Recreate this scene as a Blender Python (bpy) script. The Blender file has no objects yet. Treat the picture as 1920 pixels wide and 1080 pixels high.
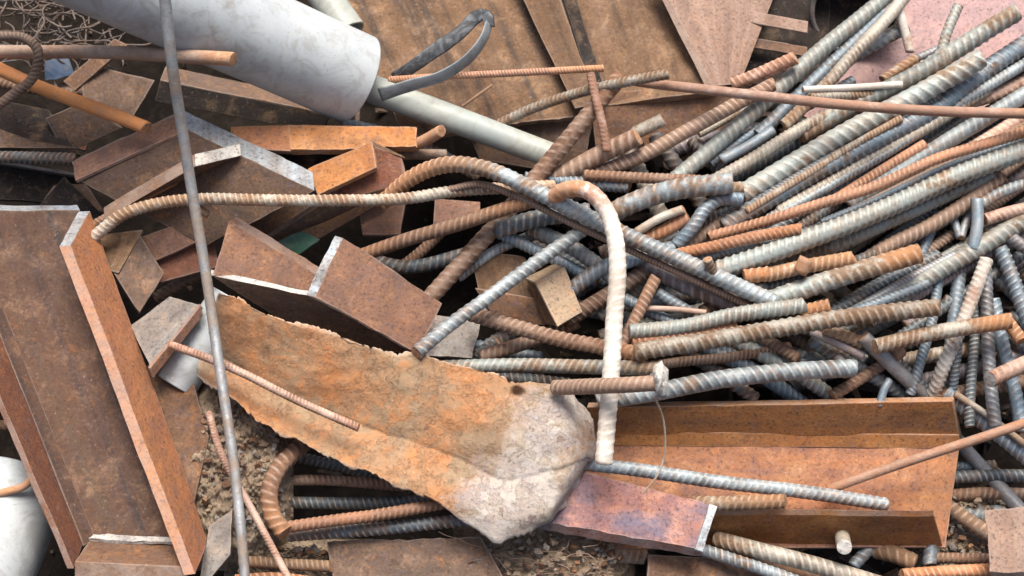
import bpy, math, random
import numpy as np
from mathutils import Vector, noise, Matrix

R = math.radians
sc = bpy.context.scene
col = sc.collection

# ------------------------------------------------------------------ camera, sky, sun, exposure
PITCH = R(50)
DIST = 1.70
C0 = Vector((0, 0, 0.80))
FWD = Vector((0, math.cos(PITCH), -math.sin(PITCH)))
UP = Vector((0, math.sin(PITCH), math.cos(PITCH)))
RT = Vector((1, 0, 0))
CAM = C0 - FWD * DIST
HN = Vector((0, -math.cos(R(65)), math.sin(R(65))))      # normal of the heap's face
TANH = 18.0 / 50.0

cd = bpy.data.cameras.new('camera')
cam = bpy.data.objects.new('camera', cd)
col.objects.link(cam)
cd.lens = 50
cd.sensor_width = 36
cd.clip_start = 0.05
cd.clip_end = 100
cd.dof.use_dof = True
cd.dof.focus_distance = 1.62
cd.dof.aperture_fstop = 6.3
cam.location = CAM
cam.rotation_euler = (math.pi / 2 - PITCH, 0, 0)
sc.camera = cam

world = bpy.data.worlds.new('World')
sc.world = world
world.use_nodes = True
wn = world.node_tree
sky = wn.nodes.new('ShaderNodeTexSky')
sky.sky_type = 'NISHITA'
sky.sun_disc = False
SUN_EL, SUN_ROT = R(78), R(10)
sky.sun_elevation = SUN_EL
sky.sun_rotation = SUN_ROT
sky.air_density = 1.0
sky.dust_density = 7.0
sky.ozone_density = 0.2
bg = wn.nodes['Background']
wn.links.new(sky.outputs[0], bg.inputs[0])
bg.inputs[1].default_value = 0.055
sd = bpy.data.lights.new('sun', 'SUN')
sd.energy = 1.5
sd.angle = R(32)
sd.color = (1.0, 0.96, 0.90)
sun = bpy.data.objects.new('sun', sd)
col.objects.link(sun)
sdir = Vector((math.cos(SUN_EL) * math.sin(SUN_ROT), math.cos(SUN_EL) * math.cos(SUN_ROT), math.sin(SUN_EL)))
sun.rotation_euler = sdir.to_track_quat('Z', 'Y').to_euler()
sc.view_settings.view_transform = 'Standard'
sc.view_settings.look = 'None'
sc.view_settings.gamma = 1
sc.view_settings.use_curve_mapping = False
sc.view_settings.exposure = 1.60
sc.cycles.use_denoising = True
sc.cycles.max_bounces = 6


# ------------------------------------------------------------------ helpers
def at(px, py, h=0.0):
    """the point h centimetres above the heap's face that lies along the sight line of a photo pixel"""
    d = FWD + RT * ((px - 960) / 960 * TANH) + UP * ((540 - py) / 960 * TANH)
    t = ((C0 - CAM).dot(HN) + h / 100.0) / d.dot(HN)
    return CAM + d * t


def pxm(p):
    """metres per photo pixel at point p"""
    return (p - CAM).dot(FWD) * TANH / 960


def tag(o, label=None, cat=None, group=None, kind=None):
    if label: o['label'] = label
    if cat: o['category'] = cat
    if group: o['group'] = group
    if kind: o['kind'] = kind
    return o


def empty(name, loc, label, cat, group=None):
    o = bpy.data.objects.new(name, None)
    o.empty_display_size = 0.02
    o.location = loc
    col.objects.link(o)
    return tag(o, label, cat, group)


def raw_mesh(name, V, F, mats, parent=None, attrs=None, uv=None, midx=None, smooth=False):
    """V (n,3) world coordinates; the object's origin goes to the shape's middle (or its parent's)"""
    V = np.asarray(V, dtype=np.float64)
    org = V.mean(axis=0)
    me = bpy.data.meshes.new(name)
    F = list(F)
    base = Vector(org)
    if parent is not None:
        base = Vector(parent.location)
    loc = V - np.array(base)
    me.from_pydata(loc.tolist(), [], [list(map(int, f)) for f in F])
    if not isinstance(mats, (list, tuple)): mats = [mats]
    for m in mats: me.materials.append(m)
    if midx is not None: me.polygons.foreach_set('material_index', np.asarray(midx, dtype=np.int32))
    me.polygons.foreach_set('use_smooth', [smooth] * len(F) if isinstance(smooth, bool) else smooth)
    if attrs:
        for k, a in attrs.items():
            at_ = me.attributes.new(k, 'FLOAT', 'POINT')
            at_.data.foreach_set('value', np.asarray(a, dtype=np.float32))
    if uv is not None:
        ul = me.uv_layers.new(name='UVMap')
        li = np.empty(len(me.loops), dtype=np.int32)
        me.loops.foreach_get('vertex_index', li)
        ul.data.foreach_set('uv', np.asarray(uv, dtype=np.float32)[li].ravel())
    me.update()
    o = bpy.data.objects.new(name, me)
    col.objects.link(o)
    if parent is not None:
        o.parent = parent
    else:
        o.location = base
    return o


# ------------------------------------------------------------------ materials
def nd(nt, t, **kw):
    n = nt.nodes.new(t)
    for k, v in kw.items(): setattr(n, k, v)
    return n


def ramp(nt, src, stops, lin=True):
    r = nd(nt, 'ShaderNodeValToRGB')
    cr = r.color_ramp
    while len(cr.elements) < len(stops): cr.elements.new(0.5)
    for e, (p, c) in zip(cr.elements, stops):
        e.position = p
        e.color = (*c, 1) if len(c) == 3 else c
    nt.links.new(src, r.inputs[0])
    return r.outputs[0]


def val(v): return (v, v, v)


def noise_n(nt, vec, scale, detail=6, rough=0.6, dist=0.0):
    n = nd(nt, 'ShaderNodeTexNoise')
    n.inputs['Scale'].default_value = scale
    n.inputs['Detail'].default_value = detail
    n.inputs['Roughness'].default_value = rough
    n.inputs['Distortion'].default_value = dist
    nt.links.new(vec, n.inputs['Vector'])
    return n.outputs[0]


def mix(nt, a, b, f, mode='MIX'):
    m = nd(nt, 'ShaderNodeMix', data_type='RGBA', blend_type=mode)
    for s, x in ((m.inputs[6], a), (m.inputs[7], b), (m.inputs[0], f)):
        if hasattr(x, 'is_output'):
            nt.links.new(x, s)
        elif isinstance(x, (int, float)):
            s.default_value = x
        else:
            s.default_value = (*x, 1)
    return m.outputs[2]


def mth(nt, op, a, b=0.0, c=None):
    m = nd(nt, 'ShaderNodeMath', operation=op)
    for s, x in zip(m.inputs, (a, b, c)):
        if x is None: continue
        if hasattr(x, 'is_output'): nt.links.new(x, s)
        else: s.default_value = x
    return m.outputs[0]


def coords(nt, stretch=None):
    """object coordinates shifted by a random amount per object"""
    tc = nd(nt, 'ShaderNodeTexCoord')
    oi = nd(nt, 'ShaderNodeObjectInfo')
    mp = nd(nt, 'ShaderNodeVectorMath', operation='ADD')
    sc_ = nd(nt, 'ShaderNodeVectorMath', operation='SCALE')
    cx = nd(nt, 'ShaderNodeCombineXYZ')
    nt.links.new(oi.outputs['Random'], cx.inputs[0])
    nt.links.new(oi.outputs['Random'], cx.inputs[1])
    nt.links.new(cx.outputs[0], sc_.inputs[0])
    sc_.inputs[3].default_value = 37.0
    if stretch is None:
        nt.links.new(tc.outputs['Object'], mp.inputs[0])
    else:
        m2 = nd(nt, 'ShaderNodeVectorMath', operation='MULTIPLY')
        nt.links.new(tc.outputs['UV'], m2.inputs[0])
        m2.inputs[1].default_value = stretch
        nt.links.new(m2.outputs[0], mp.inputs[0])
    nt.links.new(sc_.outputs[0], mp.inputs[1])
    return mp.outputs[0], oi.outputs['Random']


def attr(nt, name):
    a = nd(nt, 'ShaderNodeAttribute')
    a.attribute_name = name
    return a.outputs['Fac']


def base_mat(name):
    m = bpy.data.materials.new(name)
    m.use_nodes = True
    return m, m.node_tree, m.node_tree.nodes['Principled BSDF']


def bar_mat(name, clean, clean2, rust, rust2, metal=0.2, rough=0.5, spec=0.5, groove=(0.095, 0.06, 0.04), crest=0.24, orange=(0.52, 0.25, 0.10), dust=0.85):
    """bar steel: clean colour varied by noise, rusted where the 'rust' attribute and noise say; grooves darkened for dirt and shade"""
    m, nt, b = base_mat(name)
    v, rnd = coords(nt)
    n1 = noise_n(nt, v, 22, 5, 0.6)
    n2 = noise_n(nt, v, 110, 6, 0.7)
    n3 = noise_n(nt, v, 420, 3, 0.7)
    c = mix(nt, clean, clean2, ramp(nt, n1, [(0.38, val(0)), (0.62, val(1))]))
    r = mix(nt, rust, rust2, ramp(nt, n2, [(0.35, val(0)), (0.66, val(1))]))
    ru = attr(nt, 'rust')
    s = mth(nt, 'ADD', mth(nt, 'MULTIPLY', n2, 1.5), mth(nt, 'MULTIPLY', n1, 2.0))
    s = mth(nt, 'ADD', mth(nt, 'SUBTRACT', s, 1.92), mth(nt, 'MULTIPLY', ru, 0.8))
    f = ramp(nt, s, [(0.0, val(0)), (0.28, val(0.95))])
    c = mix(nt, c, r, f)
    c = mix(nt, c, mix(nt, orange, (0.40, 0.17, 0.07), n2), ramp(nt, mth(nt, 'ADD', ru, mth(nt, 'MULTIPLY', mth(nt, 'SUBTRACT', n2, 0.5), 0.8)), [(0.62, val(0)), (0.95, val(0.85))]))
    rib = attr(nt, 'rib')
    # crests painted paler as wear and highlight, valleys darker as grime, rust and shade
    inv = mth(nt, 'SUBTRACT', 1.0, rib)
    c = mix(nt, c, mix(nt, c, groove, 0.85), mth(nt, 'MULTIPLY', inv, ramp(nt, mth(nt, 'ADD', mth(nt, 'MULTIPLY', n1, 0.6), mth(nt, 'MULTIPLY', n2, 0.4)), [(0.42, val(0.0)), (0.60, val(0.75))])))
    c = mix(nt, c, mix(nt, c, (0.86, 0.80, 0.70), crest), mth(nt, 'MULTIPLY', rib, ramp(nt, n2, [(0.38, val(0.15)), (0.58, val(1))])))
    c = mix(nt, c, (0.04, 0.03, 0.025), ramp(nt, n3, [(0.58, val(0)), (0.75, val(0.55))]))
    c = mix(nt, c, mix(nt, c, (0.33, 0.20, 0.12), 0.45), ramp(nt, noise_n(nt, v, 48, 7, 0.72, 0.4), [(0.50, val(0)), (0.64, val(dust))]))
    # per bar brightness
    hs = nd(nt, 'ShaderNodeHueSaturation')
    nt.links.new(c, hs.inputs['Color'])
    nt.links.new(mth(nt, 'ADD', 0.70, mth(nt, 'MULTIPLY', rnd, 0.46)), hs.inputs['Value'])
    nt.links.new(hs.outputs[0], b.inputs['Base Color'])
    b.inputs['Metallic'].default_value = metal
    nt.links.new(mix(nt, val(rough), val(0.85), f), b.inputs['Roughness'])
    b.inputs['Specular IOR Level'].default_value = spec
    bp = nd(nt, 'ShaderNodeBump')
    bp.inputs['Strength'].default_value = 0.5
    bp.inputs['Distance'].default_value = 0.0012
    nt.links.new(mth(nt, 'ADD', n3, mth(nt, 'MULTIPLY', n2, 1.5)), bp.inputs['Height'])
    nt.links.new(bp.outputs[0], b.inputs['Normal'])
    return m


def plate_mat(name, a, bcol, dark, edge=(0.55, 0.45, 0.38), pits=1.0, metal=0.1, rough=0.6, streak=(9, 34, 1), edge_amt=0.35, spec=0.22, patch=0.5, spk=0.6, lin=0.68):
    m, nt, b = base_mat(name)
    v, rnd = coords(nt)
    vs, _ = coords(nt, stretch=streak)
    nl = noise_n(nt, v, 7, 4, 0.55, 0.6)
    nm = noise_n(nt, v, 34, 8, 0.68, 0.3)
    nf = noise_n(nt, v, 260, 5, 0.7)
    ns = noise_n(nt, vs, 1.0, 7, 0.62, 0.5 if lin < 0.7 else 0.15)
    c = mix(nt, a, bcol, ramp(nt, mth(nt, 'ADD', mth(nt, 'MULTIPLY', nl, 0.4 if lin < 0.7 else 0.12), mth(nt, 'MULTIPLY', ns, 0.6 if lin < 0.7 else 0.88)), [(0.38, val(0)), (0.6, val(1))]))
    s = mth(nt, 'ADD', mth(nt, 'MULTIPLY', ns, lin), mth(nt, 'MULTIPLY', nm, 1.0 - lin))
    c = mix(nt, c, dark, ramp(nt, s, [(0.5 - 0.09 + (0.5 - patch) * 0.2, val(0)), (0.66 + (0.5 - patch) * 0.2, val(0.92))]))
    c = mix(nt, c, mix(nt, c, (1.0, 0.62, 0.32), 0.10), ramp(nt, nm, [(0.30, val(1)), (0.46, val(0))]))
    n4 = noise_n(nt, v, 75, 7, 0.75, 0.8)
    c = mix(nt, c, mix(nt, c, (0.13, 0.10, 0.115), 0.6), ramp(nt, n4, [(0.52, val(0)), (0.64, val(spk))]))
    c = mix(nt, c, mix(nt, c, (0.62, 0.24, 0.06), 0.5), ramp(nt, n4, [(0.34, val(spk)), (0.44, val(0))]))
    c = mix(nt, c, (0.05, 0.033, 0.026), ramp(nt, nf, [(0.52, val(0)), (0.70, val(0.8))]))
    c = mix(nt, c, mix(nt, c, (0.9, 0.8, 0.7), 0.22), ramp(nt, nf, [(0.26, val(0.9)), (0.40, val(0))]))
    e = attr(nt, 'edge')
    ef = mth(nt, 'MULTIPLY', mth(nt, 'MULTIPLY', e, edge_amt), ramp(nt, nm, [(0.36, val(0.1)), (0.56, val(1))]))
    c = mix(nt, c, edge, ef)
    hs = nd(nt, 'ShaderNodeHueSaturation')
    nt.links.new(c, hs.inputs['Color'])
    nt.links.new(mth(nt, 'ADD', 0.9, mth(nt, 'MULTIPLY', rnd, 0.22)), hs.inputs['Value'])
    nt.links.new(hs.outputs[0], b.inputs['Base Color'])
    b.inputs['Metallic'].default_value = metal
    nt.links.new(mix(nt, val(rough - 0.1), val(0.88), ramp(nt, nm, [(0.35, val(0)), (0.65, val(1))])), b.inputs['Roughness'])
    b.inputs['Specular IOR Level'].default_value = spec
    bp = nd(nt, 'ShaderNodeBump')
    bp.inputs['Strength'].default_value = 0.6 * pits
    bp.inputs['Distance'].default_value = 0.0022
    nt.links.new(mth(nt, 'ADD', mth(nt, 'MULTIPLY', nf, 0.6), mth(nt, 'MULTIPLY', nm, 1.3)), bp.inputs['Height'])
    nt.links.new(bp.outputs[0], b.inputs['Normal'])
    return m


BM = {
    'grey':   bar_mat('grey_bar_steel',   (0.32, 0.37, 0.385), (0.20, 0.245, 0.27), (0.23, 0.14, 0.09), (0.31, 0.20, 0.12)),
    'blue':   bar_mat('blue_grey_steel',  (0.16, 0.23, 0.285), (0.28, 0.36, 0.42), (0.20, 0.15, 0.13), (0.27, 0.20, 0.16), metal=0.25, rough=0.45),
    'green':  bar_mat('green_grey_steel', (0.28, 0.32, 0.305), (0.36, 0.37, 0.33), (0.28, 0.17, 0.10), (0.34, 0.24, 0.15)),
    'tan':    bar_mat('tan_rusty_steel',  (0.43, 0.39, 0.32), (0.31, 0.275, 0.22), (0.38, 0.22, 0.11), (0.27, 0.15, 0.08), metal=0.1),
    'brown':  bar_mat('brown_rusty_steel', (0.26, 0.16, 0.11), (0.34, 0.22, 0.15), (0.30, 0.14, 0.07), (0.20, 0.10, 0.06), metal=0.1, rough=0.6),
    'orange': bar_mat('orange_rusty_steel', (0.46, 0.21, 0.11), (0.38, 0.19, 0.11), (0.55, 0.22, 0.08), (0.40, 0.15, 0.06), metal=0.05, rough=0.65),
    'vivid':  bar_mat('vivid_orange_rust', (0.66, 0.235, 0.055), (0.60, 0.20, 0.05), (0.62, 0.22, 0.06), (0.50, 0.16, 0.05), metal=0.0, rough=0.7, crest=0.05, groove=(0.4, 0.12, 0.03), orange=(0.7, 0.28, 0.07)),
    'pink':   bar_mat('pale_pink_rust',   (0.60, 0.39, 0.30), (0.48, 0.30, 0.22), (0.54, 0.26, 0.16), (0.36, 0.17, 0.11), metal=0.05, rough=0.6),
    'white':  bar_mat('chalky_white_scale', (0.76, 0.71, 0.63), (0.60, 0.53, 0.45), (0.46, 0.145, 0.075), (0.46, 0.20, 0.12), metal=0.0, rough=0.7, groove=(0.40, 0.34, 0.28), crest=0.2, dust=0.35),
    'dark':   bar_mat('dark_bar_steel',   (0.075, 0.10, 0.12), (0.14, 0.165, 0.18), (0.13, 0.09, 0.07), (0.18, 0.12, 0.09), groove=(0.03, 0.03, 0.03), crest=0.3),
    'lilac':  bar_mat('weathered_rod_steel', (0.27, 0.29, 0.315), (0.19, 0.205, 0.225), (0.25, 0.20, 0.16), (0.20, 0.16, 0.14), metal=0.3, rough=0.45),
    'purple': bar_mat('purple_brown_steel', (0.25, 0.20, 0.20), (0.20, 0.20, 0.25), (0.28, 0.17, 0.12), (0.22, 0.13, 0.10)),
}
CUT_RUST = plate_mat('rusted_cut_face', (0.50, 0.30, 0.18), (0.42, 0.22, 0.12), (0.2, 0.12, 0.08), edge_amt=0, patch=0.3)
CUT_PALE = plate_mat('pale_sawn_face', (0.62, 0.58, 0.52), (0.50, 0.52, 0.52), (0.28, 0.22, 0.18), edge_amt=0, patch=0.3, metal=0.2)
CUT_BLUE = plate_mat('blue_torch_cut_face', (0.46, 0.54, 0.60), (0.60, 0.62, 0.62), (0.16, 0.14, 0.13), edge_amt=0, patch=0.6, metal=0.3, rough=0.45, streak=(40, 40, 1), spk=0.7)
PM = {
    'pink':    plate_mat('pink_brown_plate', (0.27, 0.145, 0.10), (0.31, 0.155, 0.08), (0.16, 0.10, 0.085)),
    'pinkor':  plate_mat('pink_orange_plate', (0.36, 0.145, 0.075), (0.40, 0.18, 0.07), (0.24, 0.11, 0.075), patch=0.4, edge_amt=0.3),
    'brown':   plate_mat('brown_plate', (0.17, 0.095, 0.06), (0.25, 0.125, 0.06), (0.085, 0.062, 0.055)),
    'streaky': plate_mat('streaky_brown_web', (0.105, 0.066, 0.045), (0.23, 0.092, 0.036), (0.042, 0.038, 0.040), streak=(40, 2.0, 1), patch=0.78, spk=0.3, lin=0.92),
    'darkred': plate_mat('dark_red_plate', (0.20, 0.075, 0.045), (0.27, 0.11, 0.055), (0.11, 0.06, 0.05), streak=(34, 2.0, 1), lin=0.88),
    'orange':  plate_mat('orange_plate', (0.38, 0.145, 0.05), (0.45, 0.215, 0.07), (0.19, 0.08, 0.045), patch=0.42),
    'chan':    plate_mat('orange_brown_channel', (0.38, 0.155, 0.075), (0.44, 0.21, 0.075), (0.20, 0.10, 0.085), streak=(3.5, 34, 1), patch=0.58),
    'chanin':  plate_mat('umber_flange', (0.38, 0.165, 0.06), (0.46, 0.22, 0.07), (0.17, 0.085, 0.05), streak=(2.4, 40, 1), patch=0.58, lin=0.85),
    'dull':    plate_mat('dull_brown_plate', (0.15, 0.095, 0.07), (0.21, 0.125, 0.075), (0.085, 0.065, 0.055)),
    'tan':     plate_mat('tan_plate', (0.17, 0.10, 0.06), (0.27, 0.14, 0.058), (0.055, 0.04, 0.032), streak=(34, 1.8, 1), patch=0.62, spk=0.2, lin=0.92),
    'palepink': plate_mat('pale_pink_plate', (0.34, 0.235, 0.185), (0.35, 0.21, 0.14), (0.21, 0.145, 0.12), streak=(30, 2.0, 1), patch=0.5, spk=0.25, lin=0.9),
    'block':   plate_mat('sawn_tan_block', (0.42, 0.31, 0.21), (0.38, 0.27, 0.16), (0.26, 0.18, 0.13), patch=0.35),
    'purple':  plate_mat('purple_scale_plate', (0.33, 0.15, 0.125), (0.52, 0.19, 0.06), (0.17, 0.155, 0.215), streak=(14, 24, 1), patch=0.74, metal=0.25, rough=0.5),
    'grey':    plate_mat('grey_plate', (0.26, 0.25, 0.235), (0.30, 0.26, 0.22), (0.14, 0.12, 0.11)),
    'dark':    plate_mat('shade_dark_plate', (0.03, 0.027, 0.026), (0.045, 0.034, 0.028), (0.018, 0.017, 0.017), spec=0.06, spk=0.1, edge_amt=0.1),  # near-black steel colour stands in for shade in gaps and hollows
    'mauve':   plate_mat('faded_pink_plate', (0.47, 0.31, 0.295), (0.50, 0.28, 0.24), (0.37, 0.29, 0.31), spk=0.12, pits=0.4, streak=(6, 9, 1)),
    'flake':   plate_mat('flaking_orange_scale', (0.46, 0.27, 0.14), (0.52, 0.235, 0.10), (0.30, 0.22, 0.16), pits=1.6, streak=(14, 16, 1), edge=(0.6, 0.45, 0.33)),
}


def flake_mat():
    """orange rust that turns to chalky white scale where the 'chalk' attribute says"""
    m, nt, b = base_mat('torn_plate_scale')
    v, rnd = coords(nt)
    nl = noise_n(nt, v, 11, 5, 0.6, 0.8)
    nm = noise_n(nt, v, 42, 9, 0.72, 0.5)
    nf = noise_n(nt, v, 240, 5, 0.72)
    c = mix(nt, (0.43, 0.205, 0.09), (0.33, 0.23, 0.14), ramp(nt, nl, [(0.38, val(0)), (0.60, val(1))]))
    c = mix(nt, c, (0.55, 0.215, 0.07), ramp(nt, nm, [(0.50, val(0)), (0.68, val(0.8))]))
    c = mix(nt, c, (0.29, 0.185, 0.115), ramp(nt, nm, [(0.32, val(0.85)), (0.45, val(0))]))
    w = mix(nt, (0.52, 0.475, 0.41), (0.41, 0.36, 0.34), ramp(nt, nm, [(0.4, val(0)), (0.62, val(1))]))
    ch = attr(nt, 'chalk')
    f = mth(nt, 'ADD', mth(nt, 'MULTIPLY', mth(nt, 'SUBTRACT', nm, 0.5), 1.9), ch)
    c = mix(nt, c, w, ramp(nt, f, [(0.34, val(0)), (0.78, val(0.95))]))
    dk = attr(nt, 'dull')  # painted dark tone, part own colour, part shade
    c = mix(nt, c, (0.20, 0.145, 0.10), ramp(nt, mth(nt, 'ADD', mth(nt, 'MULTIPLY', mth(nt, 'SUBTRACT', nl, 0.5), 1.2), dk), [(0.3, val(0)), (0.8, val(0.8))]))
    c = mix(nt, c, (0.07, 0.045, 0.035), ramp(nt, nf, [(0.56, val(0)), (0.74, val(0.65))]))
    c = mix(nt, c, (0.75, 0.62, 0.48), ramp(nt, nf, [(0.27, val(0.5)), (0.40, val(0))]))
    lay = noise_n(nt, v, 38, 10, 0.74, 0.15)
    step = ramp(nt, lay, [(0.50, val(0)), (0.525, val(1))])
    step2 = ramp(nt, lay, [(0.60, val(0)), (0.615, val(1))])
    c = mix(nt, c, mix(nt, c, (0.24, 0.125, 0.065), 0.22), step)
    c = mix(nt, c, mix(nt, c, (0.14, 0.085, 0.06), 0.5), step2)
    c = mix(nt, c, (0.66, 0.58, 0.50), mth(nt, 'MULTIPLY', attr(nt, 'edge'), 0.35))
    nt.links.new(c, b.inputs['Base Color'])
    b.inputs['Roughness'].default_value = 0.78
    b.inputs['Specular IOR Level'].default_value = 0.35
    bp = nd(nt, 'ShaderNodeBump')
    bp.inputs['Strength'].default_value = 0.7
    bp.inputs['Distance'].default_value = 0.002
    nt.links.new(mth(nt, 'SUBTRACT', mth(nt, 'ADD', mth(nt, 'MULTIPLY', nf, 1.0), mth(nt, 'MULTIPLY', nm, 0.8)), mth(nt, 'ADD', mth(nt, 'MULTIPLY', step, 0.45), mth(nt, 'MULTIPLY', step2, 0.45))), bp.inputs['Height'])
    nt.links.new(bp.outputs[0], b.inputs['Normal'])
    return m


def paint_mat(name, a, b2, dirt, rough=0.4, dirt_lo=0.56, bump=0.15, spec=0.4):
    m, nt, b = base_mat(name)
    v, rnd = coords(nt)
    nl = noise_n(nt, v, 9, 5, 0.6, 0.5)
    nm = noise_n(nt, v, 60, 7, 0.7, 0.5)
    vs = nd(nt, 'ShaderNodeTexNoise')
    c = mix(nt, a, b2, ramp(nt, nl, [(0.4, val(0)), (0.6, val(1))]))
    c = mix(nt, c, dirt, ramp(nt, mth(nt, 'ADD', mth(nt, 'MULTIPLY', nl, 0.5), mth(nt, 'MULTIPLY', nm, 0.5)), [(dirt_lo, val(0)), (dirt_lo + 0.12, val(0.85))]))
    n5 = noise_n(nt, v, 24, 8, 0.75, 1.5)
    c = mix(nt, c, mix(nt, c, dirt, 0.55), ramp(nt, n5, [(0.50, val(0)), (0.60, val(0.7))]))
    n6 = noise_n(nt, v, 180, 6, 0.8, 0.2)
    c = mix(nt, c, dirt, ramp(nt, n6, [(0.58, val(0)), (0.68, val(0.6))]))
    nt.links.new(c, b.inputs['Base Color'])
    b.inputs['Roughness'].default_value = rough
    b.inputs['Specular IOR Level'].default_value = spec
    bp = nd(nt, 'ShaderNodeBump')
    bp.inputs['Strength'].default_value = bump
    bp.inputs['Distance'].default_value = 0.002
    nt.links.new(nm, bp.inputs['Height'])
    nt.links.new(bp.outputs[0], b.inputs['Normal'])
    return m


M_FLAKE = flake_mat()
M_PIPE = paint_mat('white_painted_pipe', (0.50, 0.53, 0.535), (0.42, 0.46, 0.475), (0.27, 0.245, 0.22), 0.42, 0.545)
M_CONDUIT = paint_mat('grey_green_plastic', (0.33, 0.365, 0.345), (0.40, 0.42, 0.37), (0.26, 0.25, 0.21), 0.5, 0.55)
M_STRAP = paint_mat('black_grey_band', (0.03, 0.032, 0.035), (0.06, 0.065, 0.07), (0.32, 0.34, 0.36), 0.45, 0.54)
M_STRAP2 = paint_mat('pale_grey_band', (0.27, 0.295, 0.31), (0.17, 0.19, 0.20), (0.08, 0.08, 0.08), 0.4, 0.54)  # paler tone for the strap's lower run
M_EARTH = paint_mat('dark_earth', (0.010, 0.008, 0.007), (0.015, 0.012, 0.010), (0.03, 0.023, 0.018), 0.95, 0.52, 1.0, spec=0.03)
M_DIRT = paint_mat('dry_clay_dirt', (0.27, 0.20, 0.14), (0.36, 0.29, 0.21), (0.14, 0.10, 0.075), 0.95, 0.5, 1.0, spec=0.05)
M_GREEN = paint_mat('green_plastic', (0.02, 0.12, 0.06), (0.10, 0.15, 0.13), (0.2, 0.22, 0.2), 0.5)
M_BLUE = paint_mat('blue_plastic', (0.02, 0.05, 0.11), (0.07, 0.09, 0.12), (0.12, 0.12, 0.12), 0.5)
M_WIRE = bar_mat('dark_wire', (0.10, 0.08, 0.075), (0.17, 0.12, 0.10), (0.14, 0.08, 0.05), (0.10, 0.06, 0.05))


# ------------------------------------------------------------------ builders
def smooth_path(P, ds):
    """Catmull-Rom through the points, resampled every ds metres"""
    P = [np.array(p) for p in P]
    if len(P) == 2:
        dense = np.linspace(P[0], P[1], 60)
    else:
        Q = [2 * P[0] - P[1]] + P + [2 * P[-1] - P[-2]]
        out = []
        for i in range(1, len(Q) - 2):
            p0, p1, p2, p3 = Q[i - 1], Q[i], Q[i + 1], Q[i + 2]
            # centripetal parametrisation keeps tight bends from looping
            t0 = 0.0
            t1 = t0 + max(1e-6, np.linalg.norm(p1 - p0)) ** 0.5
            t2 = t1 + max(1e-6, np.linalg.norm(p2 - p1)) ** 0.5
            t3 = t2 + max(1e-6, np.linalg.norm(p3 - p2)) ** 0.5
            for t in np.linspace(t1, t2, 40, endpoint=False):
                A1 = (t1 - t) / (t1 - t0) * p0 + (t - t0) / (t1 - t0) * p1
                A2 = (t2 - t) / (t2 - t1) * p1 + (t - t1) / (t2 - t1) * p2
                A3 = (t3 - t) / (t3 - t2) * p2 + (t - t2) / (t3 - t2) * p3
                B1 = (t2 - t) / (t2 - t0) * A1 + (t - t0) / (t2 - t0) * A2
                B2 = (t3 - t) / (t3 - t1) * A2 + (t - t1) / (t3 - t1) * A3
                out.append((t2 - t) / (t2 - t1) * B1 + (t - t1) / (t2 - t1) * B2)
        out.append(P[-1])
        dense = np.array(out)
    seg = np.linalg.norm(np.diff(dense, axis=0), axis=1)
    s = np.concatenate([[0], np.cumsum(seg)])
    n = max(3, int(s[-1] / ds) + 1)
    t = np.linspace(0, s[-1], n)
    return np.stack([np.interp(t, s, dense[:, k]) for k in range(3)], axis=1), t


def frames(C):
    T = np.gradient(C, axis=0)
    T /= np.linalg.norm(T, axis=1)[:, None]
    N = np.zeros_like(T)
    n0 = np.cross(T[0], [0.3, 0.2, 1.0])
    n0 /= np.linalg.norm(n0)
    for i in range(len(T)):
        n0 = n0 - T[i] * n0.dot(T[i])
        n0 /= np.linalg.norm(n0)
        N[i] = n0
    return T, N, np.cross(T, N)


def noise1(s, freq, seed):
    return np.array([noise.noise(Vector((x * freq, seed * 7.31, 0.5))) for x in s])


def tube(C, s, rad, K, extra=None, cap_round=0.0):
    """ring grid round the centreline; extra(s, theta) gives relative swelling; returns V, F"""
    T, N, B = frames(C)
    th = np.linspace(0, 2 * np.pi, K, endpoint=False)
    rr = np.ones((len(C), K)) * (rad if np.isscalar(rad) else np.asarray(rad)[:, None])
    if extra is not None:
        rr = rr * (1 + extra)
    V = C[:, None, :] + rr[..., None] * (np.cos(th)[None, :, None] * N[:, None, :] + np.sin(th)[None, :, None] * B[:, None, :])
    n = len(C)
    idx = np.arange(n * K).reshape(n, K)
    a = idx[:-1]
    b = idx[1:]
    F = np.stack([a, np.roll(a, -1, axis=1), np.roll(b, -1, axis=1), b], axis=-1).reshape(-1, 4)
    return V.reshape(-1, 3), F, idx


SEED = [0]


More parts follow.
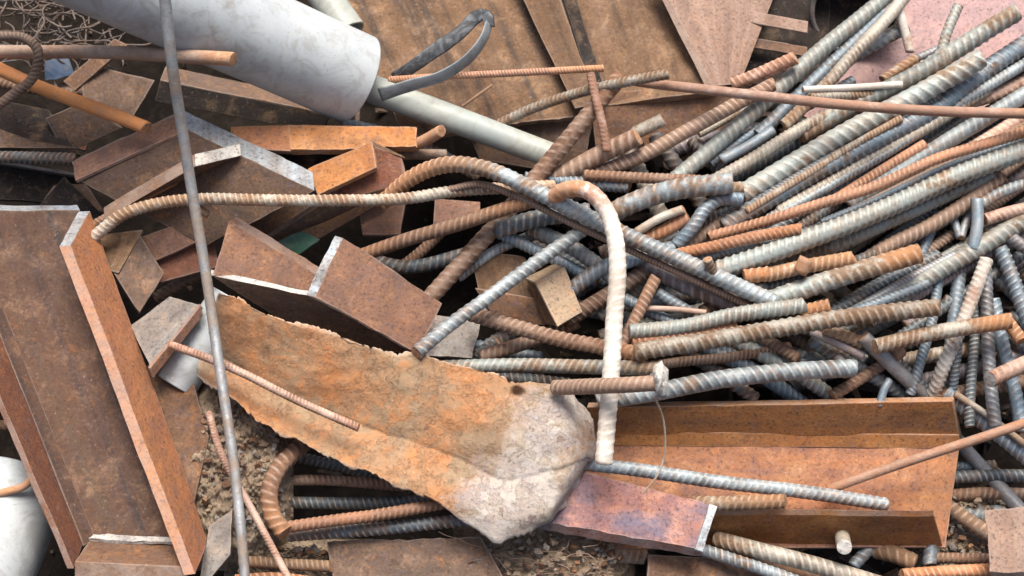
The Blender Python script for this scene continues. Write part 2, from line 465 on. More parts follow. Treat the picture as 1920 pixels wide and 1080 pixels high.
def rebar(label, pal, r, pts, rib=1.0, rust=0.25, ends=(0.3, 0.3), group=None, name=None, cat=None, cut=None, tip=(0, 0), rr2=None, pitch=None, endlen=0.05):
    """pts: (px, py, h) with h in cm; r in photo pixels; rib 0 = smooth rod; ends = how rusty the two ends are"""
    SEED[0] += 1
    sd_ = SEED[0]
    rng = random.Random(sd_ * 13 + 5)
    P = [at(*p) for p in pts]
    mid = P[len(P) // 2]
    r = r * (0.84 if rib else 0.93)
    rad = r * pxm(mid)
    pit = 2 * rad * (pitch or rng.uniform(0.42, 0.54))
    ds = pit / 8 if rib else rad * 0.5
    C, s = smooth_path(P, ds)
    L = s[-1]
    # bars are never perfectly straight
    wob = rad * 0.45
    T, N, B = frames(C)
    env = np.clip(np.minimum(s, L - s) / 0.15, 0, 1)
    C = C + N * (noise1(s, 5.0, sd_) * wob * env)[:, None] + B * (noise1(s, 4.0, sd_ + 50) * wob * env)[:, None]
    K = 24 if rib else 16
    th = np.linspace(0, 2 * np.pi, K, endpoint=False)
    TH, S = np.meshgrid(th, s)
    ribv = np.zeros_like(TH)
    if rib:
        rot = rng.uniform(0, 2 * np.pi)
        t2 = (TH + rot) % (2 * np.pi)
        half = t2 > np.pi
        phi = np.where(half, t2 - np.pi, t2) / np.pi
        slant = rng.choice([-1, 1]) * rng.uniform(0.8, 1.4)
        u = (S / pit + slant * phi + np.where(half, 0.5, 0)) % 1.0
        ribv = np.clip((0.20 - np.abs(u - 0.5)) / 0.09, 0, 1) * np.clip(np.sin(np.pi * phi) * 2.2, 0, 1)
        longi = np.exp(-(np.minimum(phi, 1 - phi) / 0.05) ** 2)
        prof = np.maximum(ribv * 0.098, longi * 0.085) * rib
        wear = 1 - 0.35 * np.clip(noise1(s, 14, sd_ + 9) + 0.2, 0, 1)
        prof = prof * wear[:, None]
        ribv = np.maximum(ribv, longi * 0.3)
    else:
        prof = 0.03 * np.sin(TH * 3 + S * 40 + sd_) * 0.5
        ribv = np.full_like(TH, 0.75)
    radv = rad * (1 + 0.02 * noise1(s, 12, sd_ + 3))
    if rr2 is not None:
        radv = radv * np.interp(s / L, [0, 1], [1, rr2])
    # ends: torch-cut or sheared, the last millimetres a bit rounded
    V, F, idx = tube(C, s, radv, K, prof)
    V = V.reshape(len(C), K, 3)
    for e, sgn in ((0, -1), (-1, 1)):
        T_ = (C[1] - C[0]) if e == 0 else (C[-1] - C[-2])
        T_ = T_ / np.linalg.norm(T_)
        slope = rng.uniform(-0.4, 0.4)
        ph0 = rng.uniform(0, 6.28)
        for k in range(K):
            off = slope * math.cos(th[k] + ph0) * rad + rng.uniform(-0.025, 0.025) * rad
            V[e, k] += T_ * off
            cc = C[e]
            V[e, k] = cc + (V[e, k] - cc) * 0.93
    V = V.reshape(-1, 3)
    nb = len(V)
    caps = []
    Fl = F.tolist()
    midx = [0] * len(Fl)
    ruv = rust + 0.35 * noise1(s, 9, sd_ + 20)
    ruv = ruv + ends[0] * np.exp(-(s / endlen) ** 2) + ends[1] * np.exp(-((L - s) / endlen) ** 2)
    A_r = np.repeat(ruv[:, None], K, axis=1).ravel()
    A_b = ribv.ravel()
    ex = []
    for e in (0, -1):
        ring = idx[e]
        c = V[ring].mean(axis=0)
        inner = c + (V[ring] - c) * 0.55
        Tn = (C[1] - C[0]) if e == 0 else (C[-1] - C[-2])
        Tn = Tn / np.linalg.norm(Tn) * (-1 if e == 0 else 1)
        inner = inner + Tn * rad * 0.05
        base = nb + len(ex)
        ex.extend(inner.tolist())
        ex.append((c + Tn * rad * 0.06).tolist())
        for k in range(K):
            k2 = (k + 1) % K
            q = [ring[k], base + k, base + k2, ring[k2]]
            t = [base + k, base + K, base + k2]
            if e == -1: q.reverse(); t.reverse()
            Fl.append(q); Fl.append(t)
            midx += [1, 1]
    V = np.vstack([V, np.array(ex)])
    A_r = np.concatenate([A_r, np.full(len(ex), 0.9)])
    A_b = np.concatenate([A_b, np.full(len(ex), 0.5)])
    name = name or ('rebar' if rib else 'steel_rod')
    cutm = cut or (CUT_RUST if (ends[1] >= 0.3 or rng.random() < 0.5) else CUT_PALE)
    o = raw_mesh(name, V, Fl, [BM[pal], cutm], attrs={'rust': A_r, 'rib': A_b}, midx=midx, smooth=[m == 0 for m in midx])
    tag(o, label, cat or ('rebar' if rib else 'rod'), group)
    return o


def slab(name, quad, t, mat, parent=None, cutsides=(), cutmat=None, warp=0.0012, rag=0.0007, rag_sides=(0, 1, 2, 3), seed=None, bow=0.0, n=None, hole=None):
    """quad: four (px,py,h) corners in order of the face one sees; t: thickness in metres (away from the camera) or (dx,dy,dh).
    side i runs from corner i to corner i+1; cutsides carry the cut-face material"""
    SEED[0] += 1
    sd_ = seed or SEED[0]
    Q = [np.array(at(*p)) for p in quad]
    if isinstance(t, (int, float)):
        nrm = np.cross(Q[2] - Q[0], Q[3] - Q[1])
        nrm /= np.linalg.norm(nrm)
        view = np.mean(Q, axis=0) - np.array(CAM)
        if nrm.dot(view) < 0: nrm = -nrm
        Bq = [q + nrm * t for q in Q]
    else:
        Bq = [np.array(at(p[0] + t[0], p[1] + t[1], p[2] + t[2])) for p in quad]
    lu = np.linalg.norm(Q[1] - Q[0]); lv = np.linalg.norm(Q[3] - Q[0])
    step = n or 0.009
    eb = 0.0022
    def ax(l):
        l = max(l, 0.012)
        k = max(2, min(70, int(l / step)))
        a = np.linspace(0, 1, k + 1)
        e = min(0.2, eb / l)
        return np.array([0, e] + [x for x in a[1:-1] if e * 1.5 < x < 1 - e * 1.5] + [1 - e, 1])
    U = ax(lu); W = ax(lv)
    nu, nv = len(U), len(W)
    Vs, ED, UVc = [], [], []
    for side, q in ((0, Q), (1, Bq)):
        for j, v in enumerate(W):
            for i, u in enumerate(U):
                p = (q[0] * (1 - u) + q[1] * u) * (1 - v) + (q[3] * (1 - u) + q[2] * u) * v
                Vs.append(p)
                border = i in (0, nu - 1) or j in (0, nv - 1)
                ED.append(1.0 if border else 0.0)
                UVc.append((u * lu, v * lv))
    Vs = np.array(Vs)
    # warp: low wobble of the sheet, ragged torch-cut edges
    cu = (Q[1] - Q[0]) / max(lu, 1e-6); cv = (Q[3] - Q[0]) / max(lv, 1e-6)
    nn = np.cross(cu, cv); nn /= np.linalg.norm(nn)
    k = 0
    for side in (0, 1):
        for j, v in enumerate(W):
            for i, u in enumerate(U):
                p = Vector(Vs[k])
                w = noise.noise(p * 9 + Vector((sd_, 0, 0))) * warp * 1.6 + noise.noise(p * 40 + Vector((sd_, 3, 0))) * warp * 0.5
                w += bow * math.sin(math.pi * u) * -1
                d = nn * w
                rg = 0.0
                for sidei, cond, dirv in ((0, j == 0, cv), (1, i == nu - 1, cu), (2, j == nv - 1, cv), (3, i == 0, cu)):
                    if cond and sidei in rag_sides:
                        rg = noise.noise(p * 18 + Vector((0, sd_, 0))) * rag * 0.8 + noise.noise(p * 90 + Vector((0, sd_, 0))) * rag * 0.5 + (max(0.0, noise.noise(p * 26 + Vector((7, sd_, 0))) - 0.42) * rag * 7 * (1 if sidei in (0, 3) else -1))
                        d = d + dirv * rg
                Vs[k] += d
                k += 1
    F, mi = [], []
    o2 = nu * nv
    for j in range(nv - 1):
        for i in range(nu - 1):
            a = j * nu + i
            F.append((a, a + 1, a + 1 + nu, a + nu)); mi.append(0)
            F.append((o2 + a, o2 + a + nu, o2 + a + 1 + nu, o2 + a + 1)); mi.append(0)
    def strip(ids, sidei, flip):
        for a, b in zip(ids[:-1], ids[1:]):
            f = (a, o2 + a, o2 + b, b)
            F.append(f if not flip else tuple(reversed(f)))
            mi.append(1 if sidei in cutsides else 0)
    strip([i for i in range(nu)], 0, False)
    strip([j * nu + nu - 1 for j in range(nv)], 1, False)
    strip([(nv - 1) * nu + i for i in range(nu)], 2, True)
    strip([j * nu for j in range(nv)], 3, True)
    mats = [PM[mat] if isinstance(mat, str) else mat, cutmat or CUT_BLUE]
    o = raw_mesh(name, Vs, F, mats, parent, attrs={'edge': ED}, uv=UVc, midx=mi)
    bv = o.modifiers.new('soft_edges', 'BEVEL')
    bv.width = 0.0009
    bv.segments = 2
    bv.limit_method = 'ANGLE'
    bv.angle_limit = R(50)
    return o


def piece(kind, label, cat, org, parts, group=None):
    """a thing made of several slabs: parts = list of (name, quad, t, mat, kwargs)"""
    e = empty(kind, at(*org), label, cat, group)
    for p in parts:
        kw = p[4] if len(p) > 4 else {}
        slab(p[0], p[1], p[2], p[3], parent=e, **kw)
    return e


def pipe(name, label, cat, A, B, rA, rB, mat, wall=0.0035, group=None, K=56, sag=0.0, rim=None, dents=0.0):
    """hollow pipe between two (px,py,h) points, rA/rB in photo pixels at each end"""
    a, b = np.array(at(*A)), np.array(at(*B))
    ra = rA * pxm(Vector(a)); rb = rB * pxm(Vector(b))
    e = empty(name, Vector((a + b) / 2), label, cat, group)
    n = 60
    t = np.linspace(0, 1, n)
    C = a[None] * (1 - t)[:, None] + b[None] * t[:, None]
    rad = ra * (1 - t) + rb * t
    L = np.linalg.norm(b - a)
    th = np.linspace(0, 2 * np.pi, K, endpoint=False)
    ex = np.array([[dents * noise.noise(Vector((x * L * 7, math.cos(y) * 1.1, math.sin(y) * 1.1))) for y in th] for x in t])
    V1, F1, i1 = tube(C, t * L, rad, K, ex)
    V2, F2, i2 = tube(C, t * L, rad - wall, K, ex)
    nV = len(V1)
    F = F1.tolist() + [list(reversed([q + nV for q in f])) for f in F2.tolist()]
    o = raw_mesh('pipe_wall', np.vstack([V1, V2]), F, mat, e, smooth=True)
    for end, nm in ((0, 'rim'), (-1, 'rim')):
        ro, ri = V1[i1[end]], V2[i2[end]]
        tn = (C[1] - C[0]); tn /= np.linalg.norm(tn)
        tn = tn * (-1 if end == 0 else 1)
        d = tn * 0.0012
        RV = np.vstack([ro, ri, ro + d - (ro - C[end]) * 0.008, ri + d + (ri - C[end]) * 0.008])
        FF = []
        for k in range(K):
            k2 = (k + 1) % K
            FF += [(k, k2, 2 * K + k2, 2 * K + k), (2 * K + k, 2 * K + k2, 3 * K + k2, 3 * K + k), (3 * K + k, 3 * K + k2, K + k2, K + k)]
        raw_mesh(nm, RV, FF, rim or mat, e, smooth=True)
    return e


# ------------------------------------------------------------------ ground under the heap
def ground():
    n = 130
    xs = np.sign(np.linspace(-1, 1, n)) * np.abs(np.linspace(-1, 1, n)) ** 2.4 * 9
    V = []
    for y in xs:
        for x in xs:
            z = C0.z - 0.34 + y * math.tan(R(25))
            z = max(0.0, min(z, 1.25))
            fall = max(0.0, abs(x) - 1.3) * 0.45
            z = max(0.0, z - fall)
            p = Vector((x, y, 0))
            z += noise.noise(p * 3) * 0.02 + noise.noise(p * 11) * 0.014 + noise.noise(p * 35) * 0.006
            V.append((x, y, z))
    F = [(j * n + i, j * n + i + 1, (j + 1) * n + i + 1, (j + 1) * n + i) for j in range(n - 1) for i in range(n - 1)]
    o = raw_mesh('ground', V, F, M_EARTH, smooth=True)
    tag(o, 'dark earth and slag under the scrap heap', None, None, 'structure')


ground()

# ================================================================== large steel pieces
piece('steel_channel', 'big rusty U-shaped channel standing upright at the left edge, streaky brown web', 'steel channel', (150, 740, 4), [
    ('web', [(-85, 394, 3), (150, 394, 3), (374, 1012, 4), (158, 1008, 4)], (-4, -9, -1.6), 'streaky', dict(cutsides=(0,), cutmat=CUT_BLUE, rag=0.002)),
    ('flange', [(-80, 400, 3), (-122, 462, 9), (138, 1066, 10), (160, 1010, 4)], (-12, 0, -0.3), 'darkred', dict()),
    ('flange', [(169, 395, 3), (133, 459, 9), (366, 1078, 10), (390, 1010, 4)], (-21, 1, 0.1), 'pinkor', dict(cutsides=(0,), cutmat=CUT_BLUE, rag=0.002)),
    ('root_fillet', [(-88, 407, 4.2), (-66, 396, 3.05), (180, 1009, 4.05), (157, 1024, 5.2)], 0.004, 'streaky', dict(rag=0)),
    ('end_plate', [(170, 1010, 5), (336, 1019, 5), (352, 1064, 9.5), (140, 1052, 9.5)], (0, 70, -1.0), 'brown', dict(cutsides=())),
    ('weld_bead', [(172, 1003, 5.2), (330, 1011, 5.2), (333, 1021, 5.9), (168, 1014, 5.9)], 0.004, CUT_PALE, dict(rag=0.004, warp=0.003)),
])
piece('steel_channel', 'short U-shaped channel offcut lying open end forward with a pale blue torch-cut edge', 'steel channel', (610, 540, 3), [
    ('web', [(398, 516, 4.2), (590, 556, 5.2), (783, 664, 0), (588, 640, -1)], (0, -10, -1), 'dull', dict(cutsides=(0,), cutmat=CUT_PALE, rag=0.003)),
    ('flange', [(429, 412, 4), (400, 514, 4.6), (596, 628, -1.5), (622, 532, -1.5)], (14, -7, -0.6), 'pink', dict(cutsides=(0,), cutmat=CUT_PALE, rag=0.0025)),
    ('flange', [(642, 443, 6.5), (590, 556, 6.2), (782, 662, 1.2), (829, 568, 2)], (-15, -4, 0.1), 'pink', dict(cutsides=(0,), cutmat=CUT_BLUE, rag=0.002)),
])
piece('steel_channel', 'long orange-brown channel with its open side up at lower right', 'steel channel', (1500, 890, 0), [
    ('web', [(1095, 822, -3), (1801, 828, -3), (1772, 1026, -2.5), (1100, 1030, -2.5)], 0.010, 'chan', dict(warp=0.002)),
    ('flange', [(1100, 764, 1.2), (1786, 753, 1.2), (1801, 829, -3), (1095, 824, -3)], (4, -9, -1.0), 'chanin', dict()),
    ('root_fillet', [(1100, 808, -2.1), (1799, 815, -2.1), (1801, 842, -2.95), (1096, 836, -2.95)], 0.004, 'orange', dict(rag=0)),
    ('flange', [(1292, 965, 1.8), (1752, 968, 3), (1768, 1026, -2.6), (1290, 1022, -2.8)], (-2, -11, 0.5), 'orange', dict()),
])
piece('steel_tee', 'rusty tee-section offcut with pale blue cut end under the long grey rod', 'steel offcut', (350, 320, 1), [
    ('flange', [(346, 240, 2.5), (590, 357, 4.5), (385, 462, -1), (139, 334, 0.5)], (-3, -34, -1.8), 'dull', dict(cutsides=(0,), cutmat=CUT_BLUE, rag=0.002)),
    ('web', [(452, 291, 4), (367, 311, 6.5), (196, 412, 4.0), (246, 384, 1)], (-2, -23, -0.4), 'brown', dict(cutsides=(0,), cutmat=CUT_PALE)),
    ('flange_edge', [(343, 208, 1.2), (348, 243, 3.0), (141, 338, 1.0), (134, 303, -0.8)], 0.004, 'pink', dict()),
])
piece('steel_angle', 'rusty angle bar lying edge-on below the big white pipe', 'steel angle', (600, 255, 0), [
    ('leg', [(430, 238, 1), (540, 234, 1.2), (782, 238, 1.2), (782, 276, 1.5)], 0.010, 'orange', dict(rag=0.003)),
    ('leg', [(432, 237, 1), (541, 235, 1.3), (546, 282, 2), (430, 276, 1.6)], 0.009, 'pinkor', dict(rag=0.002)),
    ('leg', [(541, 235, 1.25), (780, 238, 1.2), (781, 274, 1.8), (546, 282, 2.0)], 0.012, 'orange', dict(rag=0.003)),
    ('leg', [(480, 262, -1), (770, 262, -1), (740, 330, -4), (450, 330, -4)], 0.008, 'dark', dict()),
])
piece('steel_bracket', 'folded orange steel bracket with a dark red inner face beneath the angle bar', 'steel bracket', (670, 320, 2), [
    ('face', [(575, 316, 2), (697, 264, 3.4), (705, 313, 4.2), (596, 366, 3)], 0.008, 'orange', dict()),
    ('face', [(704, 276, 3.2), (752, 290, 2.6), (764, 342, 2.6), (600, 385, 0.5)], 0.008, 'darkred', dict(edge=None) if False else dict()),
    ('lip', [(694, 262, 3.4), (758, 294, 2.8), (762, 298, 2.7), (704, 276, 3.2)], 0.006, 'tan', dict()),
    ('face', [(600, 385, 0.5), (764, 342, 2.4), (600, 420, -2.5), (470, 470, -4)], 0.008, 'dull', dict()),
])
# background beams
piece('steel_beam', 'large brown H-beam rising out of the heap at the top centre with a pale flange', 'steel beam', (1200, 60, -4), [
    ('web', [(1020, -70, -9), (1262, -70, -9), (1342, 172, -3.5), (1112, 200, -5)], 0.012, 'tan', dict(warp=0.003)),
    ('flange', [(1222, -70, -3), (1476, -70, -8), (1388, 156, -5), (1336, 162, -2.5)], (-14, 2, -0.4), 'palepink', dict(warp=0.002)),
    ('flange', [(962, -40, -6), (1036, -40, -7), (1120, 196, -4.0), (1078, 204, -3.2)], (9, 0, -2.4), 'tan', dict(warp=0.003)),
    ('shade_strip', [(1040, -60, -6.9), (1064, -60, -8.6), (1142, 196, -3.4), (1118, 198, -3.6)], 0.004, 'dark', dict(rag=0.003)),  # near-black slab stands in for the shadow gap between flange and web
])
piece('steel_plate', 'wide tan-brown plate leaning behind the bent strap at the top', 'steel plate', (860, 90, -6), [
    ('plate', [(612, -60, -9), (985, -60, -9), (1092, 214, -5), (760, 262, -5.5)], 0.010, 'tan', dict(warp=0.006, rag=0.004)),
])
piece('steel_plate', 'dark brown plate lying below the H-beam behind the thin orange rod', 'steel plate', (1230, 215, -6), [
    ('plate', [(1105, 172, -4.5), (1420, 166, -5), (1400, 250, -7), (1120, 300, -7)], 0.010, 'brown', dict(warp=0.003)),
])
piece('steel_plate', 'shadowed brown plate below the ribbed tan bar near the grey-green pipe', 'steel plate', (960, 260, -7), [
    ('plate', [(850, 190, -6.2), (1120, 200, -6.2), (1090, 330, -8), (900, 300, -8)], 0.008, 'dull', dict(warp=0.004)),
])
piece('steel_drum', 'faded pink steel drum side behind the bar ends at the top right corner', 'drum', (1750, 60, -12), [
    ('shell', [(1500, -160, -13), (2080, -160, -13), (2060, 260, -11), (1500, 270, -12)], 0.003, 'mauve', dict(bow=0.02, warp=0.003, n=0.02)),
])
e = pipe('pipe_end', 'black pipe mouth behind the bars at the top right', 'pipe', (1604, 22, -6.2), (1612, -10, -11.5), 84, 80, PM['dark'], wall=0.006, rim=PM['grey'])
slab('mouth_shade', [(1540, -45, -9.5), (1670, -45, -9.5), (1670, 75, -9.5), (1540, 75, -9.5)], 0.004, PM['dark'], parent=e)  # dark sheet stands in for the shade inside the pipe
piece('steel_offcut', 'pale edged flat offcut lying in the dark gap at top right', 'steel offcut', (1460, 45, -7), [
    ('plate', [(1400, 18, -6), (1516, 40, -6), (1514, 62, -6), (1396, 40, -6)], 0.003, 'palepink', dict()),
    ])
piece('steel_offcut', 'thin brown strip under the pale edged offcut at top right', 'steel offcut', (1460, 80, -7), [
    ('plate', [(1390, 66, -7), (1514, 88, -7), (1512, 106, -7), (1385, 84, -7)], 0.003, 'brown', dict()),
    ])
piece('steel_plate', 'black sheet standing in for the shaded gap behind the flat offcuts', 'steel plate', (1450, 60, -9), [
    ('plate', [(1370, -60, -9), (1560, -60, -9), (1550, 150, -9), (1360, 160, -9)], 0.003, 'dark', dict()),  # near-black sheet added to paint the shade of the gap
    ])

# ------------------------------------------------------------------ torn plate in the middle
def torn_plate():
    top = [(408, 548), (440, 556), (490, 583), (545, 606), (600, 622), (652, 632), (700, 652), (745, 668), (790, 662), (840, 680), (895, 690), (940, 702), (962, 716), (990, 712), (1030, 716), (1064, 734), (1098, 762)]
    bot = [(372, 704), (400, 724), (440, 748), (482, 792), (530, 812), (585, 842), (640, 866), (690, 886), (740, 908), (785, 928), (820, 946), (860, 966), (890, 990), (925, 1012), (970, 1004), (1030, 980), (1068, 925)]
    nu, nv = 170, 74
    def curve(c, t):
        c = np.array(c, float)
        s = np.concatenate([[0], np.cumsum(np.linalg.norm(np.diff(c, axis=0), axis=1))])
        s /= s[-1]
        return np.stack([np.interp(t, s, c[:, 0]), np.interp(t, s, c[:, 1])], axis=1)
    U = np.concatenate([np.linspace(0, 1, nu)])
    T, Bo = curve(top, U), curve(bot, U)
    V = np.zeros((2, nv, nu, 3)); chalk = np.zeros((nv, nu)); dull = np.zeros((nv, nu)); edge = np.zeros((nv, nu))
    W = np.linspace(0, 1, nv)
    for i, u in enumerate(U):
        for j, v in enumerate(W):
            p = T[i] * (1 - v) + Bo[i] * v
            # the right end bulges: belly of the rim between top and bottom curves
            if u > 0.75:
                k = (u - 0.75) / 0.25
                p = p + np.array([30, -6]) * math.sin(math.pi * v) * k * k
            # crease runs along the lower third and fades to the right
            vc = 0.66 - 0.05 * u
            deep = 4.2 * (1 - u) ** 0.7
            if v < vc:
                h = 5.6 - deep * (v / vc) ** 1.3 + 0.6 * (1 - v) ** 4
            else:
                h = 5.4 - deep + deep * 0.9 * ((v - vc) / (1 - vc)) ** 0.9
            h += 1.6 * math.sin(math.pi * min(1, v)) * max(0, u - 0.3) * 1.6
            h -= 3.6 * max(0, (u - 0.90) / 0.10) ** 2
            h -= 2.2 * max(0, (v - 0.86) / 0.14) ** 2 * max(0, u - 0.45)
            q = noise.noise(Vector((p[0] * 0.012, p[1] * 0.012, 3)))
            q2 = noise.noise(Vector((p[0] * 0.045, p[1] * 0.045, 9)))
            q3 = noise.noise(Vector((p[0] * 0.13, p[1] * 0.13, 5)))
            h += 0.45 * q + 0.14 * q2 + 0.05 * q3
            if j in (0, nv - 1) or i in (0, nu - 1):
                p = p + np.array([noise.noise(Vector((p[0] * 0.022, p[1] * 0.022, 1))), noise.noise(Vector((p[0] * 0.022, p[1] * 0.022, 7)))]) * 12 + np.array([0, abs(noise.noise(Vector((p[0] * 0.11, p[1] * 0.05, 17)))) ** 1.5 * 14])
                p = p + np.array([0, noise.noise(Vector((p[0] * 0.19, p[1] * 0.2, 7)))]) * 2.2
            # the small torn notch near the right top corner
            dn = math.hypot(p[0] - 970, (p[1] - 736) * 1.1)
            if dn < 13: h -= 1.6 * (1 - (dn / 13) ** 2)
            V[0, j, i] = at(p[0], p[1], h)
            V[1, j, i] = at(p[0] + 2, p[1] + 2, h - 1.0)
            if j in (0, nv - 1) or i in (0, nu - 1): edge[j, i] = 1
            chalk[j, i] = max(0, min(1, (p[0] - 860 + (p[1] - 800) * 0.75) / 170)) * 0.98 - 0.05 - 0.30 * max(0, (p[0] - 1000) / 100) * (1 if 0.2 < v < 0.8 else 0)
            dull[j, i] = max(0, min(1, (560 - p[0]) / 200)) * 0.85 + (0.35 * max(0, 1 - abs(v - vc) / 0.12) * (1 - u))  # left end darkened for own colour and shade, crease darkened too
    Vf = V.reshape(-1, 3)
    o2 = nu * nv
    F = []
    for j in range(nv - 1):
        for i in range(nu - 1):
            a = j * nu + i
            F.append((a, a + nu, a + 1 + nu, a + 1)); F.append((o2 + a, o2 + a + 1, o2 + a + 1 + nu, o2 + a + nu))
    def strip(ids, flip):
        for a, b in zip(ids[:-1], ids[1:]):
            f = (a, b, o2 + b, o2 + a)
            F.append(f if not flip else tuple(reversed(f)))
    strip(list(range(nu)), False)
    strip([(nv - 1) * nu + i for i in range(nu)], True)
    strip([j * nu for j in range(nv)], True)
    strip([j * nu + nu - 1 for j in range(nv)], False)
    two = lambda a: np.concatenate([a.ravel(), a.ravel()])
    o = raw_mesh('torn_plate', Vf, F, M_FLAKE, attrs={'chalk': two(chalk), 'dull': two(dull), 'edge': two(edge)}, smooth=True)
    tag(o, 'thick torn plate of flaking orange rust with a chalky white rounded end', 'torn plate')


torn_plate()

piece('steel_plate', 'small mottled purple and orange plate poking out from under the torn plate', 'steel plate', (1190, 955, 3), [
    ('plate', [(1040, 872, 1.5), (1342, 946, 4), (1316, 1030, 4.6), (1000, 975, 2.0)], (-2, 15, -1.0), 'purple', dict(cutsides=(1,), cutmat=CUT_BLUE, rag=0.003)),
    ('cut_edge', [(1330, 944, 4.15), (1345, 948, 4.1), (1318, 1036, 4.6), (1303, 1030, 4.9)], 0.006, CUT_BLUE, dict(rag=0.002)),
])
piece('steel_plate', 'pink sheet corner with a ragged edge at the lower right corner', 'steel plate', (1890, 1010, 2), [
    ('plate', [(1846, 956, 3), (1985, 948, 3), (1985, 1075, 3), (1858, 1074, 3)], (2, 10, -1.0), 'palepink', dict(rag=0.004, cutsides=(3,), cutmat=CUT_PALE)),
])
piece('steel_plate', 'brown plate at the bottom edge below the mottled purple plate', 'steel plate', (1390, 1080, 0), [
    ('plate', [(1216, 1040, 0.5), (1500, 1052, -1), (1660, 1150, -1), (1212, 1150, 0.5)], 0.010, 'brown', dict(rag=0.002)),
])
piece('steel_plate', 'dark pitted plate at the bottom edge left of the straw-coloured dirt', 'steel plate', (780, 1060, 0), [
    ('plate', [(612, 1014, 0), (900, 1006, 0), (990, 1160, 0.5), (640, 1160, 0.5)], 0.010, 'dull', dict(warp=0.004, rag=0.004)),
])
piece('timber_block', 'sawn tan rectangular bar end between the ribbed bars in the middle', 'block', (1030, 560, 0), [
    ('end_face', [(1004, 530, 1.6), (1059, 500, 1.2), (1092, 585, 1.2), (1045, 613, 1.6)], 0.006, 'block', dict(rag=0.001)),
    ('side', [(984, 521, -0.8), (1004, 530, 1.55), (1045, 613, 1.55), (1022, 606, -0.8)], 0.004, 'tan', dict()),
    ('top', [(984, 521, -0.8), (1038, 494, -1.0), (1059, 500, 1.15), (1004, 530, 1.55)], 0.004, 'block', dict()),
])
piece('flat_bar', 'flat brown bar running into the sawn tan block', 'flat bar', (930, 520, -2), [
    ('face', [(880, 468, -2.5), (985, 480, -2), (1010, 560, -2), (900, 560, -2.5)], 0.008, 'tan', dict()),
    ('face', [(890, 540, -1.8), (1005, 560, -1.6), (1040, 612, -2), (930, 600, -3)], 0.008, 'brown', dict()),
])
piece('steel_plate', 'dull plate wedge right of the short channel offcut', 'steel plate', (850, 640, -3), [
    ('plate', [(800, 590, -1.5), (905, 600, -2.5), (885, 672, -2), (780, 668, -1.5)], 0.006, 'grey', dict(rag=0.004)),
])
# left cluster
piece('steel_plate', 'dark diamond-shaped plate corner beside the big channel flange', 'steel plate', (260, 510, 1), [
    ('plate', [(262, 440, 1), (308, 512, 0.2), (262, 590, 1), (206, 500, 2)], 0.008, 'dull', dict()),
])
piece('steel_plate', 'tan plate corner wedged above the dark diamond-shaped plate', 'steel plate', (225, 470, 2), [
    ('plate', [(176, 440, 1.5), (268, 430, 1.0), (222, 512, 2.0), (180, 500, 2)], 0.007, 'tan', dict()),
])
piece('flat_bar', 'purple-brown flat bar sloping behind the long grey rod', 'flat bar', (330, 440, 0), [
    ('face', [(262, 445, -0.5), (352, 412, -0.5), (400, 440, -1), (290, 490, -0.8)], 0.008, 'pink', dict()),
])
piece('steel_plate', 'red-brown plate in shadow behind the long grey rod', 'steel plate', (350, 470, -2), [
    ('plate', [(290, 470, -2), (400, 440, -2.5), (410, 500, -2), (300, 530, -2)], 0.007, 'darkred', dict()),
])
piece('steel_tab', 'rounded rusty tab plate with a pink edge beside the big channel', 'steel tab', (315, 620, 4), [
    ('plate', [(245, 610, 3.2), (318, 556, 3.6), (377, 572, 4.4), (283, 690, 5.6)], 0.009, 'grey', dict(rag=0.002)),
    ('edge_band', [(377, 572, 4.6), (381, 592, 4.0), (288, 708, 5.0), (281, 690, 5.9)], 0.006, 'pink', dict()),
])
piece('steel_plate', 'brown plate behind the big channel under the rounded tab', 'steel plate', (345, 800, 1), [
    ('plate', [(262, 690, 1), (345, 655, 1), (392, 820, 1.5), (350, 1000, 2.5)], 0.008, 'brown', dict()),
    ])
piece('steel_plate', 'pale gritty plate strip leaning at the foot of the big channel', 'steel plate', (410, 1000, 3), [
    ('plate', [(392, 985, 4), (436, 955, 3.5), (432, 1040, 4), (372, 1110, 4.6)], 0.010, 'grey', dict(rag=0.003)),
    ])
piece('steel_plate', 'shade-darkened leaning plate in the hollow above the big channel', 'steel plate', (130, 360, -5), [
    ('plate', [(60, 400, -5), (120, 330, -5), (190, 400, -5), (160, 440, -5)], 0.008, 'dark', dict()),  # coloured near-black for the shade of the hollow
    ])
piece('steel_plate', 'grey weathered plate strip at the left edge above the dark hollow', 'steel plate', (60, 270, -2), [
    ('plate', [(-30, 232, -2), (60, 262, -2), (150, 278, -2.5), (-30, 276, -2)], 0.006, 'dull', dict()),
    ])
piece('steel_plate', 'shade-darkened plate at the left edge under the bent rod', 'steel plate', (40, 220, -4), [
    ('plate', [(-40, 180, -4), (90, 205, -4), (150, 290, -4), (-40, 280, -4)], 0.008, 'dark', dict()),  # near-black colour paints the shade of the gap here
    ])
piece('steel_angle', 'small grey angle offcut with thin pale edges in the shadow under the white pipe', 'steel angle', (230, 170, -3), [
    ('leg', [(158, 118, -3), (153, 190, -3), (240, 235, -4), (290, 150, -4)], 0.004, 'dull', dict(rag=0.001)),
    ('leg', [(158, 190, -2.6), (85, 222, -3), (120, 290, -5), (230, 240, -4)], 0.004, 'dull', dict()),
    ])
piece('flat_bar', 'brown flat strip crossing under the long brown rod at upper left', 'flat bar', (180, 130, -3), [
    ('face', [(215, 72, -2), (240, 84, -2), (140, 170, -3), (118, 152, -3)], 0.006, 'brown', dict()),
    ])
piece('steel_plate', 'deep brown plate under the tan bent bar', 'steel plate', (480, 420, -5), [
    ('plate', [(390, 392, -4), (720, 376, -3.5), (560, 470, -5), (430, 430, -5)], 0.008, 'brown', dict()),
    ])
